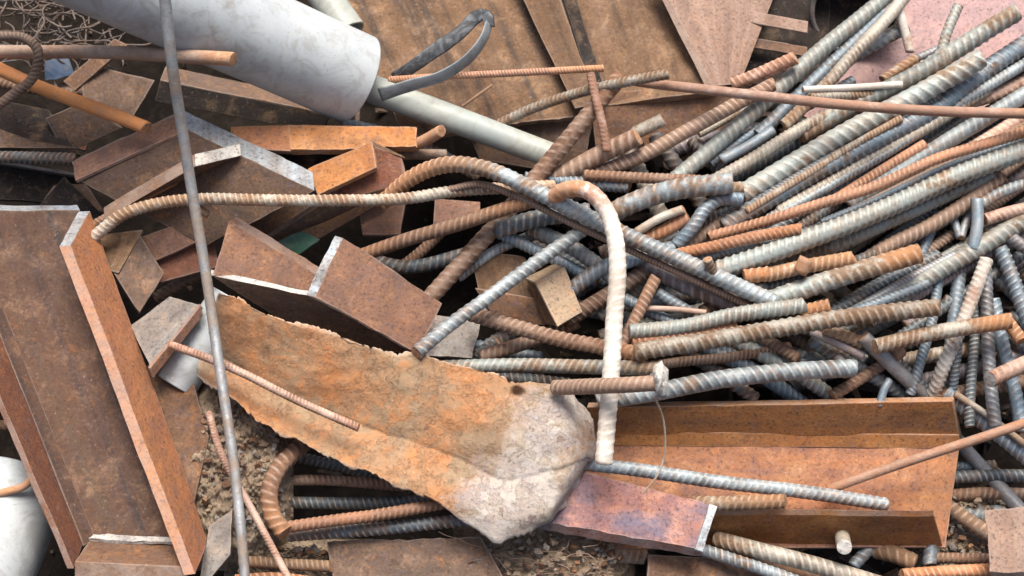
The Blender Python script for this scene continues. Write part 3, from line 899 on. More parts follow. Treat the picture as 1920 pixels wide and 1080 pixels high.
piece('steel_plate', 'mauve-brown plate in shadow beneath the bent bars at centre', 'steel plate', (720, 410, -5), [
    ('plate', [(672, 385, -5), (760, 380, -5), (750, 440, -5), (680, 440, -5)], 0.008, 'pink', dict()),
    ])
piece('steel_plate', 'purple-brown plate piece under the orange-brown ribbed bar', 'steel plate', (850, 395, -5), [
    ('plate', [(815, 372, -4), (900, 378, -4), (900, 400, -4), (812, 424, -4)], 0.006, 'pink', dict()),
    ])
o = piece('plastic_scrap', 'crushed pale green plastic scrap under the short channel', 'plastic scrap', (565, 455, -4), [
    ('sheet', [(520, 455, -3.6), (560, 428, -3), (600, 450, -3.4), (550, 486, -4)], 0.002, M_GREEN, dict(rag=0.003, warp=0.004)),
    ])
o = piece('plastic_scrap', 'crumpled blue plastic scrap in the shade at upper left', 'plastic scrap', (110, 130, -5), [
    ('sheet', [(80, 112, -4), (128, 105, -4.5), (140, 140, -5), (86, 150, -4.6)], 0.002, M_BLUE, dict(rag=0.004, warp=0.008)),
    ])

# ------------------------------------------------------------------ pipes
pipe('large_pipe', 'large white painted pipe lying across the top left', 'pipe', (-60, -170, 27), (668, 148, -0.5), 99, 86, M_PIPE, wall=0.004, dents=0.02)
pipe('grey_pipe', 'slim grey-green pipe between the white pipe and the crossed bars', 'pipe', (700, 168, -2.5), (1045, 296, -2.0), 27, 24, M_CONDUIT, wall=0.003, dents=0.04)
pipe('pipe_sleeve', 'broken grey pipe sleeve tucked behind the white pipe end', 'pipe', (600, -20, -6), (655, 60, -6), 30, 30, M_CONDUIT, wall=0.003, dents=0.1)
pipe('white_drum', 'white painted drum at the lower left corner', 'drum', (-60, 1130, 3), (30, 905, -2.5), 98, 96, M_PIPE, wall=0.004, dents=0.03)
pipe('plastic_pipe', 'short pale blue pipe peeping out behind the long grey rod', 'pipe', (432, 560, 0.6), (330, 722, -0.4), 40, 40, M_PIPE, wall=0.003, dents=0.05)


def strap(label, pts, w, mat, name='metal_strap', tw=None):
    P = [at(*p) for p in pts]
    C, s = smooth_path(P, 0.004)
    T, N, B = frames(C)
    L = s[-1]
    V, F = [], []
    n = len(C)
    for i in range(n):
        t = Vector(T[i])
        view = (Vector(C[i]) - CAM).normalized()
        side = t.cross(view).normalized()
        a = (tw[0] + (tw[1] - tw[0]) * s[i] / L) if tw else 0.5
        side = (Matrix.Rotation(a, 3, t) @ side)
        nn = t.cross(side).normalized()
        hw = w * pxm(Vector(C[i])) * (1 + 0.12 * noise.noise(Vector(C[i]) * 40))
        c = Vector(C[i])
        for k, (x, y) in enumerate([(-1, 0), (-0.8, 0.11), (0, 0.16), (0.8, 0.11), (1, 0), (0.8, -0.11), (0, -0.05), (-0.8, -0.11)]):
            V.append(c + side * (x * hw) + nn * (y * hw))
    K = 8
    for i in range(n - 1):
        for k in range(K):
            k2 = (k + 1) % K
            F.append((i * K + k, i * K + k2, (i + 1) * K + k2, (i + 1) * K + k))
    F.append(tuple(range(K - 1, -1, -1)))
    F.append(tuple((n - 1) * K + k for k in range(K)))
    return raw_mesh(name, [tuple(v) for v in V], F, mat, smooth=True), L


e = empty('metal_strap', at(830, 120, 0), 'black and grey flat strap bent back in a long loop', 'strap')
o, _ = strap('', [(712, 178, 0.6), (770, 160, 1.2), (830, 142, 1.8), (880, 108, 2.4), (906, 74, 2.6), (917, 46, 2.2)], 13, M_STRAP2, name='lower_run', tw=(0.4, 0.9))
o.parent = e; o.location = o.location - e.location
o, _ = strap('', [(917, 48, 2.2), (912, 30, 1.4), (893, 32, 0.6), (862, 62, 0.0), (820, 92, -0.6), (775, 124, -1.4), (740, 148, -2.2)], 13, M_STRAP, name='upper_run', tw=(0.5, -0.3))
o.parent = e; o.location = o.location - e.location

# ================================================================== bars and rods
# ---- single long pieces, left and middle
rebar('very long thin grey rod standing over the whole left side', 'lilac', 11.5, [(306, -30, 29), (322, 110, 24.5), (345, 250, 19), (368, 400, 15), (396, 570, 12.5), (418, 720, 12), (440, 880, 12), (462, 1110, 12)], rib=0, rust=0.12, ends=(0, 0), rr2=0.86)
rebar('short pale stub sticking out behind the long grey rod', 'tan', 9, [(372, 392, 5), (390, 402, 4)], rib=0, rust=0.3)
rebar('long brown rod with a bright orange end pointing at the white pipe', 'brown', 14, [(-40, 97, 3), (120, 99, 6), (300, 105, 11), (438, 111, 15)], rib=0.0, rust=0.3, ends=(0, 0.7))
rebar('bright orange rod sloping down at upper left', 'vivid', 14, [(-40, 112, 3.5), (60, 158, 4), (160, 196, 4.5), (275, 240, 5)], rib=0.0, rust=0.8, ends=(0, 0.5))
rebar('brown rod bent in a hook at the left edge over the orange rod', 'brown', 11, [(-60, 72, 7), (0, 68, 7.5), (48, 72, 8), (72, 96, 8.6), (62, 145, 8), (20, 180, 7.6), (-40, 224, 7.2)], rib=0.4, rust=0.1)
rebar('ribbed grey bar at the left edge above the dark hollow', 'dark', 13, [(-40, 294, -1), (60, 296, -1), (140, 298, -1.5)], rust=0.2)
rebar('orange wire ring lying over the white drum', 'orange', 8, [(-40, 930, 5), (10, 922, 4.6), (50, 908, 4.4), (66, 880, 4)], rib=0, rust=0.6)
rebar('long tan ribbed bar with an arched left end crossing the middle', 'tan', 13, [(150, 470, 3), (190, 432, 4), (235, 400, 5), (300, 381, 5.5), (380, 374, 6), (500, 377, 6), (620, 378, 5.5), (760, 374, 4.5), (850, 360, 3.5), (960, 352, 2.5), (1040, 348, 1)], rust=0.25, pitch=0.48)
rebar('brown rod running just above the arched tan bar', 'brown', 10, [(160, 430, 2.4), (250, 380, 3.2), (330, 338, 3.2)], rib=0.3, rust=0.5)
rebar('long bent bar, pinkish at its arch, then running straight down to the right', 'grey', 18, [(716, 380, 0.5), (770, 336, 3.2), (815, 316, 4.6), (860, 311, 5.6), (920, 324, 6.3), (985, 352, 6.6), (1080, 398, 6.2), (1180, 444, 5.7), (1300, 498, 5.2), (1380, 535, 4.9), (1450, 566, 4.4)], rust=-0.1, ends=(1.35, 0), endlen=0.19)
rebar('thin brown bar hugging the underside of the long bent bar', 'brown', 8, [(840, 356, 4.0), (900, 346, 4.6), (990, 378, 5.0), (1080, 422, 4.8), (1180, 468, 4.4), (1300, 524, 4.0), (1425, 584, 3.2)], rib=0.3, rust=0.1)
rebar('chalky white hooked bar hanging over the middle of the heap', 'white', 19, [(1035, 372, 6.4), (1062, 356, 8.4), (1100, 358, 9.6), (1132, 390, 10.2), (1150, 440, 10.4), (1156, 510, 10.2), (1150, 600, 9.8), (1144, 700, 9.2), (1132, 868, 8.2)], rust=-0.6, ends=(2.2, 0), rib=0.6, pitch=0.6, endlen=0.085)
rebar('orange-brown ribbed bar rising to the root of the white hooked bar', 'brown', 15, [(670, 482, 0.5), (760, 450, 2), (850, 422, 3), (940, 392, 4), (1010, 373, 4.8), (1060, 362, 5.2)], rust=0.75, pitch=0.5)
rebar('thick ribbed brown bar crossing from the small channel up to the H-beam', 'brown', 19, [(790, 576, -1.2), (870, 488, -0.6), (930, 420, 0), (1010, 320, 1), (1080, 240, 2), (1165, 142, 3)], rust=0.3, rib=0.6)
rebar('bright grey ribbed bar rising from the torn plate to the long bent bar', 'grey', 15, [(780, 662, 6.6), (850, 604, 5.4), (930, 548, 4.6), (1010, 490, 4.2), (1075, 444, 3.8), (1130, 405, 3.2)], rust=-0.3, pitch=0.6, rib=1.1)
rebar('thin rust-pink rod lying level behind the loop strap', 'pink', 8, [(730, 150, -1.5), (850, 143, 0.6), (980, 136, 1.6), (1132, 128, 3)], rib=0.2, rust=0.6)
rebar('short rust-pink rod hanging down from the level thin rod', 'pink', 10, [(1107, 138, 4), (1118, 190, 4), (1130, 240, 3.5), (1138, 284, 3)], rib=0.2, rust=0.4)
rebar('slim tan ribbed bar sloping up to a square end before the H-beam', 'tan', 11, [(920, 240, -3), (1000, 204, -1), (1080, 178, 1.2), (1150, 160, 3.8), (1252, 139, 5.5)], rust=0.2)
rebar('long slim copper-pink rod crossing the upper right bars', 'pink', 10.5, [(1190, 152, 1), (1230, 158, 2.5), (1320, 168, 5), (1450, 182, 7), (1600, 198, 8), (1750, 207, 8.5), (1970, 214, 9)], rib=0, rust=0.7)
rebar('short tan twig of wire leaning on the brown plate', 'tan', 3, [(866, 200, -3), (922, 160, -3)], rib=0, rust=0.2, name='wire', cat='wire')
rebar('small orange rod end beside the angle bar', 'orange', 12, [(770, 276, -0.5), (800, 262, 1.5), (828, 245, 3.5)], rib=0, rust=0.4)
rebar('grey short rod under the angle bar end', 'grey', 11, [(740, 290, -1.5), (838, 290, -1.5)], rib=0, rust=0.2)
rebar('slim ribbed pink rod lying in the crease of the torn plate', 'pink', 9, [(318, 646, 6), (390, 672, 7.2), (460, 702, 7.2), (560, 752, 7.0), (672, 802, 7.2)], rust=0.3, rib=0.7)
rebar('thin pink rod leaning across the dirt by the long grey rod', 'pink', 8, [(392, 775, 6), (415, 850, 6.6), (470, 950, 7.2), (560, 1120, 8)], rib=0.1, rust=0.2)
rebar('thick brown ribbed bar bent like a hook below the torn plate', 'brown', 19, [(590, 812, -1.5), (556, 842, 1.0), (520, 878, 3.0), (504, 920, 4.0), (510, 965, 4.2), (534, 1000, 4.2)], rust=0.45, ends=(0, 0.8))
rebar('orange ribbed bar running right from the brown hooked bar', 'orange', 13, [(530, 990, 3.6), (620, 976, 3.4), (720, 962, 3.0), (850, 940, 2.4)], rust=0.1, pitch=0.5)
rebar('dark ribbed bar just below the orange ribbed bar', 'dark', 14, [(540, 1004, 1.2), (700, 992, 1.2), (900, 972, 0.8)], rust=0.4)
rebar('brown rod in the dark slot below the torn plate', 'brown', 12, [(500, 902, -1.6), (620, 900, -1.6), (760, 912, -1.8)], rib=0.1, rust=0.2)
rebar('black ribbed bar deep in the slot below the torn plate', 'dark', 13, [(510, 942, -2.4), (660, 944, -2.4), (850, 936, -2.6)], rust=-0.2)
rebar('second dark ribbed bar deep in the slot right of the hooked bar', 'dark', 12, [(540, 852, -4), (700, 890, -4), (860, 950, -4.5)], rust=-0.1)
rebar('dark ribbed bar lying in the orange channel with its end free', 'grey', 15, [(1080, 868, 1.5), (1200, 882, 1.7), (1350, 903, 1.6), (1500, 922, 1.2), (1662, 946, 0.5)], rust=-0.25, rib=0.8)
rebar('short tan ribbed bar with a cut end above the channel flange', 'tan', 16, [(1300, 944, 2.6), (1380, 944, 4), (1472, 940, 4.8)], rust=0.5, ends=(0.2, 0.5))
rebar('slim orange rod slanting over the orange channel to the right edge', 'orange', 10, [(1552, 918, -0.2), (1650, 884, 1.5), (1790, 838, 4), (1960, 780, 5.5)], rib=0, rust=0.2)
o_smooth = rebar('smooth brown bar with a pale burred end lying before the white bar', 'brown', 18, [(1040, 727, 7), (1120, 723, 11.4), (1180, 721, 13.6), (1236, 718, 14.4)], rib=0.25, rust=0.2, ends=(0, -0.5), cut=CUT_PALE)
def burr(parent, p, r, mat):
    V, F = [], []
    n, m = 14, 22
    for j in range(n + 1):
        for i in range(m):
            a = math.pi * j / n; b_ = 2 * math.pi * i / m
            d = Vector((math.sin(a) * math.cos(b_), math.sin(a) * math.sin(b_), math.cos(a)))
            q = 1 + 0.45 * noise.noise(d * 1.7 + Vector((3, 1, 0))) + 0.22 * noise.noise(d * 5)
            d2 = RT * d.x * 0.62 + UP * d.y * 1.15 + FWD * d.z * 0.8
            V.append(tuple(Vector(p) + d2 * r * q))
    for j in range(n):
        for i in range(m):
            i2 = (i + 1) % m
            F.append((j * m + i, j * m + i2, (j + 1) * m + i2, (j + 1) * m + i))
    raw_mesh('torn_burr', V, F, mat, parent, smooth=True)


burr(o_smooth, at(1238, 712, 14.6), 0.0145, CUT_PALE)
rebar('thin curved copper wire dangling over the orange channel', 'tan', 2.2, [(1228, 745, 12), (1244, 790, 9), (1246, 850, 7), (1232, 892, 6), (1204, 926, 5)], rib=0, rust=0.2, name='wire', cat='wire')

# ---- middle rows right of the white bar
rebar('tan ribbed bar ending at the foot of the torn plate block', 'brown', 17, [(880, 588, 1.2), (960, 612, 1.5), (1050, 635, 1.8), (1130, 650, 2.4), (1212, 668, 4.2)], rust=0.35, ends=(0, 0.7), pitch=0.46)
rebar('level tan-grey ribbed bar entering behind the white bar', 'green', 16, [(820, 690, 1.4), (960, 686, 1.6), (1080, 688, 2.4), (1245, 690, 4.2)], rust=0.2, pitch=0.5)
rebar('long dark ribbed bar rising right above the orange channel', 'grey', 19, [(1120, 752, 2.6), (1230, 736, 2.8), (1350, 714, 3.0), (1480, 698, 3.2), (1604, 690, 3.4)], rust=-0.2, rib=1.2)
rebar('long tan ribbed bar with a clean end in front of the tangle', 'tan', 19, [(1190, 660, 5.0), (1300, 644, 5.2), (1420, 624, 5.4), (1560, 602, 5.8), (1760, 576, 6.4)], rust=0.15, ends=(0.2, 0.2), rib=1.2)
rebar('grey ribbed bar lying on the long tan ribbed bar', 'green', 17, [(1180, 622, 3.6), (1280, 612, 3.8), (1380, 590, 4.4), (1508, 573, 5.4)], rust=-0.05, rib=1.1, ends=(0.4, -0.2), cut=CUT_PALE)
rebar('orange-tan bar peeking between the two long ribbed bars', 'orange', 15, [(1185, 640, 3.0), (1270, 630, 3.2), (1380, 612, 3.2)], rust=0.1)
rebar('orange nub end behind the grey ribbed bar', 'orange', 16, [(1500, 586, 3.2), (1556, 574, 4.2)], rust=0.8)
rebar('slim brown rod leaning up behind the white bar', 'brown', 14, [(1165, 655, 2.2), (1190, 600, 2.8), (1230, 520, 3.2)], rib=0.2, rust=0.1)
rebar('round purple-brown bar under the long bent bar', 'purple', 21, [(1200, 482, 0.8), (1262, 522, 1.4), (1330, 552, 1.7), (1410, 580, 1.8)], rib=0.25, rust=0.0)
rebar('slim orange ribbed bar with its end among the upper right bars', 'orange', 13, [(1272, 476, 2.4), (1340, 462, 3.6), (1420, 444, 4.2), (1502, 429, 5.0)], rust=0.35, rib=0.35)
rebar('large pale ribbed bar sweeping up to the right edge', 'green', 21, [(1345, 508, 3.2), (1430, 480, 3.8), (1560, 430, 4.2), (1690, 376, 4.4), (1800, 326, 4.6), (1960, 268, 4.8)], rust=-0.1, rib=1.4)
rebar('long thin orange ribbed bar above the large pale ribbed bar', 'orange', 12, [(1330, 444, 1.0), (1420, 420, 2.6), (1540, 382, 5.0), (1640, 350, 5.6), (1760, 298, 5.8), (1850, 270, 5.8), (1960, 236, 5.8)], rust=0.2, rib=0.9, pitch=0.5)
rebar('stepped tan-orange bar end left of the square collar', 'orange', 16, [(1395, 519, 4.6), (1442, 513, 5.2)], rust=0.5, rib=1.2)
rebar('tan-orange ribbed bar with a cut end below the large pale bar', 'tan', 16, [(1436, 516, 3.2), (1510, 500, 3.4), (1600, 484, 4.4)], rust=0.55, rib=1.0)
rebar('square rusty collar end in front of the tan-orange bar', 'orange', 15, [(1500, 512, 4.6), (1512, 484, 5.4)], rust=0.4, rib=0, name='rod_end')
rebar('thick greenish ribbed bar with a bright orange end', 'green', 22, [(1420, 572, 2.4), (1500, 546, 3.0), (1600, 512, 3.8), (1726, 474, 5.2)], rust=0.15, ends=(0, 1.4), rib=0.7)
rebar('tan and orange ribbed bar pointing to the right edge', 'tan', 17, [(1640, 650, 4.6), (1720, 632, 4.8), (1800, 617, 5.2), (1896, 601, 5.8)], rust=0.35, ends=(0, 1.0))
rebar('orange stub end under the tip of the tan and orange bar', 'orange', 15, [(1886, 600, 3.4), (1916, 640, 4.2)], rib=0.2, rust=0.6)
rebar('smooth pinkish bar with its round end facing the lower left', 'pink', 18, [(1856, 712, 8), (1900, 692, 7), (1990, 652, 5)], rib=0.15, rust=0.0, ends=(0.6, 0))

# ---- upper right fan of bars
G = 'bars fanned out to the upper right'
fan = [
    ('outermost greenish bar of the fan, running to the top edge', 'green', 18, [(1262, 340, -0.6), (1354, 262, -0.4), (1441, 180, 0), (1540, 88, 0.2), (1650, 0, 0.4), (1760, -90, 0.6)], 0.7, -0.1),
    ('blue-grey bar just inside the outermost bar of the fan', 'blue', 15, [(1420, 255, -1), (1498, 180, -0.6), (1570, 108, -0.4), (1640, 38, -0.2), (1720, -50, 0)], 0.6, -0.2),
    ('tan bar leaning on the blue-grey bar at the top', 'tan', 14, [(1470, 236, 0.4), (1560, 148, 1.6), (1610, 92, 1.8), (1660, 38, 1.8), (1740, -60, 1.8)], 0.3, 0.0),
    ('grey-tan bar branching off below the blue-grey bar', 'grey', 16, [(1540, 170, -1.8), (1590, 112, -1.6), (1650, 76, -1.2), (1700, 50, -0.8)], 0.7, 0.1),
    ('tan ribbed bar starting at the thick dark bar end', 'tan', 14, [(1340, 338, 0.4), (1400, 305, 0.9), (1505, 240, 1.2), (1560, 212, 1.0)], 1.0, -0.1),
    ('greenish bar with a rusty tip just above the pink rod', 'green', 19, [(1500, 255, 0.4), (1590, 205, 1.2), (1650, 176, 2.0), (1700, 150, 3.0), (1778, 108, 4.4)], 0.8, 0.2),
    ('dark ribbed bar deep in the first gap of the fan', 'dark', 14, [(1350, 348, -1.5), (1440, 296, -1.5), (1525, 247, -1.6), (1640, 190, -2)], 1.1, -0.3),
    ('thick green-grey bar in the heart of the fan with an open end', 'green', 22, [(1388, 366, 1.0), (1500, 298, 1.8), (1590, 246, 2.4), (1690, 196, 3.4), (1774, 148, 4.6), (1842, 108, 5.6)], 1.0, 0.05),
    ('slim tan bar squeezed between two thick fan bars', 'tan', 9, [(1400, 396, 1.8), (1500, 334, 2.4), (1587, 279, 3.0), (1690, 222, 3.6)], 0.2, 0.2),
    ('thick blue-grey bar with close ribs in the heart of the fan', 'blue', 20, [(1360, 424, 0.8), (1460, 364, 1.2), (1560, 304, 1.8), (1650, 254, 2.2), (1750, 204, 2.0), (1850, 130, 2.0), (1980, 44, 2.2)], 1.0, 0.1),
    ('pale tan bar below the thick blue-grey fan bar', 'tan', 14, [(1460, 396, 0.6), (1560, 338, 1.2), (1640, 290, 1.6), (1740, 236, 1.6), (1850, 168, 1.2)], 1.0, -0.2),
    ('near-black ribbed bar between fan bars at the right', 'dark', 16, [(1480, 408, -0.8), (1570, 356, -0.6), (1660, 298, -0.5), (1794, 205, 0), (1870, 132, 0.4), (1980, 60, 0.6)], 1.3, -0.3),
    ('orange-brown bar end lying between two fan bars', 'orange', 12, [(1560, 378, 0.4), (1640, 328, 1.0), (1735, 270, 1.6)], 0.4, 0.0),
    ('smooth grey fan bar above the long thin orange bar', 'grey', 18, [(1590, 382, 0.2), (1672, 334, 0.8), (1753, 283, 1.2), (1850, 222, 1.4), (1980, 140, 1.4)], 0.5, -0.1),
    ('pale pinkish bar fanning to the right edge', 'pink', 14, [(1740, 326, 0.2), (1820, 278, 0.6), (1980, 178, 1.0)], 0.4, 0.0),
    ('grey ribbed bar with a slanted open end at the top right', 'green', 20, [(1700, 152, 1.0), (1790, 94, 3.0), (1850, 56, 4.4), (1908, 22, 5.6)], 1.2, -0.1),
    ('lilac-pink bar at the far right under the copper-pink rod', 'pink', 15, [(1780, 200, 0.0), (1860, 180, 0.2), (1980, 120, 0.6)], 0.6, 0.1),
    ('tan bar at the top right pointing to the corner', 'tan', 15, [(1780, 178, 0.6), (1850, 124, 1.2), (1980, 50, 1.6)], 0.5, 0.0),
    ('small upright green ribbed bar end at the top right', 'green', 11, [(1762, 108, 1.2), (1776, 60, 1.8), (1797, 10, 2.2)], 1.0, -0.1),
    ('short tan bar stub left of the rusty tipped greenish bar', 'tan', 11, [(1655, 150, 0.2), (1716, 110, 1.2)], 1.0, 0.2),
    ('short lilac bar stub behind the rusty tipped greenish bar', 'lilac', 10, [(1700, 118, -0.6), (1770, 88, -0.2)], 0.5, 0.0),
    ('thin pale rod lying level on the fan beside the copper-pink rod', 'white', 7, [(1505, 168, 2.6), (1600, 164, 2.8), (1692, 158, 3.6)], 0.0, -0.4),
    ('slim ribbed bar lying level under the thin pale rod', 'tan', 10, [(1520, 182, 2.2), (1600, 178, 2.2), (1660, 176, 2.2)], 1.0, 0.1),
    ('pale upright flat rod crossing the drum at the top right', 'white', 9, [(1686, 20, 1.2), (1696, 56, 0.6), (1706, 98, 0)], 0.0, -0.4),
    ('orange-pink bar end in front of the H-beam foot', 'pink', 15, [(1372, 160, -1.0), (1430, 136, 0.8), (1492, 108, 2.6)], 0.7, 0.3),
    ('pale blue flat bar deep in the upper gap of the fan', 'blue', 11, [(1352, 300, 0.0), (1400, 276, 0.0), (1450, 244, 0.0)], 0.0, -0.6),
    ('brown bar crossing the shadowed hollow toward the H-beam', 'brown', 16, [(1118, 326, -0.6), (1205, 292, 0.2), (1292, 243, 1.2), (1400, 184, 2.0), (1450, 158, 2.0)], 0.15, 0.1),
    ('slim tan bar behind the outermost fan bar', 'tan', 9, [(1310, 252, -2.6), (1400, 202, -2.4), (1440, 180, -2.4)], 0.3, 0.0),
    ('thick dark bar with a bright sawn end in the hollow', 'brown', 20, [(1000, 345, -1.4), (1060, 324, -0.4), (1120, 292, 0.8), (1196, 256, 2.6)], 0.6, 0.1),
    ('short tan bar end above the bright sawn end', 'tan', 15, [(1190, 250, 0.0), (1244, 224, 1.0)], 0.3, 0.0),
    ('level brown ribbed bar under the brown hollow bar', 'brown', 12, [(1095, 328, 1.2), (1180, 332, 1.6), (1270, 336, 1.6), (1340, 340, 0.6)], 0.9, 0.3),
    ('level pale ribbed bar left of the thick dark bar end', 'blue', 14, [(985, 334, -0.8), (1080, 344, -0.2), (1180, 350, 0.6)], 0.9, -0.3),
    ('thick grey-brown bar ending in a rusty tip under the fan', 'grey', 23, [(1120, 416, 0.6), (1180, 384, 1.6), (1260, 358, 3.0), (1374, 342, 4.6)], 0.5, 0.15),
    ('bent blue-grey bar curling under the thick grey-brown bar', 'blue', 15, [(1392, 374, 2.4), (1350, 374, 2.6), (1322, 392, 2.6), (1300, 424, 2.4), (1268, 460, 1.4)], 0.5, -0.4),
    ('pinkish ribbed bar end next to the rusty tip under the fan', 'tan', 14, [(1340, 356, 1.2), (1392, 352, 2.0)], 0.9, 0.2),
    ('dark green-grey bar in the gap behind the bent blue bar', 'dark', 14, [(1280, 440, -0.4), (1340, 408, -0.2), (1420, 372, -0.2)], 0.8, -0.1),
    ('slim tan bar leaning toward the orange stub right of the white bar', 'tan', 9, [(1192, 436, 2.4), (1240, 408, 3.0), (1282, 392, 3.4)], 0.0, -0.3),
    ('short orange bar right of the white hooked bar', 'orange', 15, [(1205, 450, 1.2), (1250, 430, 1.6), (1290, 406, 2.2)], 0.3, 0.0),
    ('dark slate bar under the root of the white hooked bar', 'dark', 19, [(930, 432, 0.6), (1000, 412, 1.0), (1060, 402, 1.4), (1105, 396, 1.4)], 0.7, -0.3),
    ('blue ribbed bar running down behind the sawn tan block', 'blue', 13, [(935, 436, -1.2), (1005, 470, -1.0), (1070, 502, -1.0), (1120, 528, -1.0)], 1.1, -0.3),
    ('grey-lilac bar sloping down behind the white bar', 'grey', 17, [(992, 428, -0.6), (1060, 458, 0), (1112, 492, 0.4), (1160, 530, 0.4)], 0.7, -0.1),
    ('slate bar rising behind the white hooked bar', 'blue', 17, [(1060, 552, 0.2), (1120, 508, 1.0), (1190, 480, 1.4), (1262, 466, 1.2)], 0.7, -0.1),
    ('brown ribbed bar rising behind the white bar beside the block', 'brown', 17, [(1062, 600, -0.2), (1134, 556, 0.2), (1210, 508, 0.4), (1280, 470, 0)], 1.0, 0.1),
    ('brown ribbed bar deep below the sawn tan block', 'brown', 15, [(900, 670, -2), (990, 640, -1.8), (1080, 604, -1.6)], 1.0, 0.1),
    ('green-grey bar under the large pale ribbed bar', 'green', 16, [(1480, 494, 1.0), (1570, 462, 1.6), (1660, 418, 2.0), (1790, 358, 2.0), (1860, 330, 2.0)], 0.7, 0.0),
    ('brown ribbed bar right of the bright orange end', 'brown', 16, [(1560, 530, 0.6), (1655, 466, 1.2), (1753, 416, 1.6), (1820, 374, 1.8), (1880, 330, 2.0)], 1.0, -0.1),
    ('long green-grey bar running to the right edge below the orange end', 'green', 21, [(1560, 618, 0.6), (1692, 550, 1.2), (1755, 510, 1.6), (1835, 466, 1.8), (1960, 388, 2.0)], 0.5, -0.05),
    ('dark grey ribbed bar under the greenish bar with orange end', 'dark', 14, [(1480, 622, -0.4), (1575, 576, 0.2), (1650, 532, 0.6), (1760, 478, 0.8)], 1.0, 0.0),
    ('slim lilac bar beside the long green-grey bar', 'lilac', 10, [(1600, 582, 1.0), (1700, 526, 1.6), (1790, 478, 2.0)], 0.4, 0.1),
    ('steep pale blue bar dropping behind the brown ribbed bar', 'blue', 14, [(1700, 505, -1.6), (1730, 440, -1.6), (1748, 384, -1.6), (1770, 340, -1.6)], 0.4, -0.5),
    ('steep blue bar above the tip of the tan ribbed bar', 'blue', 12, [(1722, 492, -0.4), (1742, 440, -0.4), (1760, 400, -0.4)], 0.6, -0.4),
    ('pale ribbed bar entering at the right edge under the large pale bar', 'grey', 13, [(1838, 384, 2.4), (1880, 360, 2.8), (1980, 330, 3.0)], 1.0, -0.1),
    ('smooth pinkish bar at the right edge below the pale ribbed bar', 'pink', 14, [(1846, 412, 2.4), (1900, 396, 2.6), (1980, 380, 2.8)], 0.1, -0.2),
    ('tan bar at the right edge above the long green-grey bar', 'tan', 12, [(1846, 436, 0.6), (1900, 416, 0.8), (1980, 402, 0.8)], 0.5, 0.0),
    ('upright pale blue flat rod above the long green-grey bar', 'blue', 12, [(1832, 372, 3.0), (1832, 420, 2.8), (1824, 470, 2.2)], 0.0, -0.6),
    ('small pale bar leaning left in the dark gap at right', 'blue', 8, [(1784, 398, 0.4), (1800, 446, 0.8)], 0.0, -0.6),
    ('small pale bar leaning right in the dark gap at right', 'lilac', 8, [(1818, 392, 0.4), (1802, 446, 0.9)], 0.0, -0.3),
    ('upright blue bar left of the pale knotted bar', 'blue', 15, [(1800, 500, -0.2), (1792, 580, -0.2), (1780, 680, -1), (1768, 760, -4)], 0.4, -0.5),
    ('pale knotted bar leaning down to the orange channel', 'white', 15, [(1850, 486, 2.6), (1826, 552, 2.6), (1800, 620, 2.4), (1768, 692, 0.6), (1738, 770, -3)], 1.1, -0.1),
    ('slim pale ribbed bar beside the foot of the knotted bar', 'blue', 10, [(1796, 640, 1.2), (1790, 700, 0), (1780, 770, -3)], 1.1, -0.6),
    ('pale upright bar with dark ribs near the right edge', 'lilac', 14, [(1848, 505, 1.4), (1852, 600, 1.4), (1856, 700, 1.4), (1866, 800, 1.2)], 1.0, -0.4),
    ('dark blue upright bar nearest the right edge', 'blue', 15, [(1862, 560, 0.4), (1880, 650, 0.4), (1902, 730, 0.4), (1916, 810, 0.4)], 0.6, -0.5),
    ('ribbed blue-grey bar slanting down at the right edge', 'blue', 16, [(1876, 466, 1.6), (1902, 530, 1.6), (1924, 590, 1.6), (1960, 680, 1.6)], 1.3, -0.3),
    ('pale lilac bar at the right edge above the slanting ribbed bar', 'lilac', 14, [(1896, 446, 2.4), (1930, 470, 2.4), (1980, 500, 2.4)], 0.5, -0.2),
    ('grey bar behind the slanting ribbed bar at the right edge', 'grey', 14, [(1868, 520, -0.8), (1910, 560, -0.8), (1980, 620, -0.8)], 0.5, 0.0),
    ('smooth grey rod running under the channel to the lower right', 'lilac', 14, [(1618, 630, 4.2), (1676, 688, 1.4), (1735, 745, -2.2), (1775, 798, -6.0), (1812, 842, -6.6), (1925, 968, -6.0)], 0.0, -0.3),
    ('dark ribbed bar beside the smooth grey rod', 'dark', 14, [(1560, 620, 0.6), (1640, 660, 0.8), (1700, 700, -0.6), (1770, 770, -4)], 1.0, 0.0),
    ('blue ribbed bar with a tan edge slanting off the channel end', 'blue', 18, [(1770, 735, -1.2), (1830, 780, -1.0), (1900, 836, -0.8), (1980, 900, -0.8)], 1.0, -0.1),
    ('slim tan rod on the slanting blue ribbed bar', 'tan', 7, [(1790, 738, 0.4), (1850, 778, 0.6), (1925, 836, 0.8)], 0.0, 0.2),
    ('dusky tan bar low behind the upright bars', 'tan', 16, [(1690, 676, -1.6), (1760, 664, -1.6), (1860, 648, -1.8)], 0.7, 0.1),
    ('dusky purple bar low behind the upright bars', 'purple', 16, [(1700, 720, -2.0), (1790, 700, -2.0), (1920, 664, -2.2)], 0.5, 0.0),
    ('dusky brown bar end low behind the upright bars', 'brown', 16, [(1690, 760, -2.4), (1790, 738, -2.4), (1940, 712, -2.4)], 0.5, 0.2),
    ('pinkish stub end above the smooth grey rod', 'pink', 12, [(1668, 640, 1.6), (1692, 668, 2.6)], 0.0, 0.1),
    ('brown-black ribbed bar sloping down below the long tan bar', 'dark', 14, [(1240, 640, -0.4), (1300, 670, -0.2), (1365, 712, -0.2), (1420, 750, -0.4)], 1.1, 0.3),
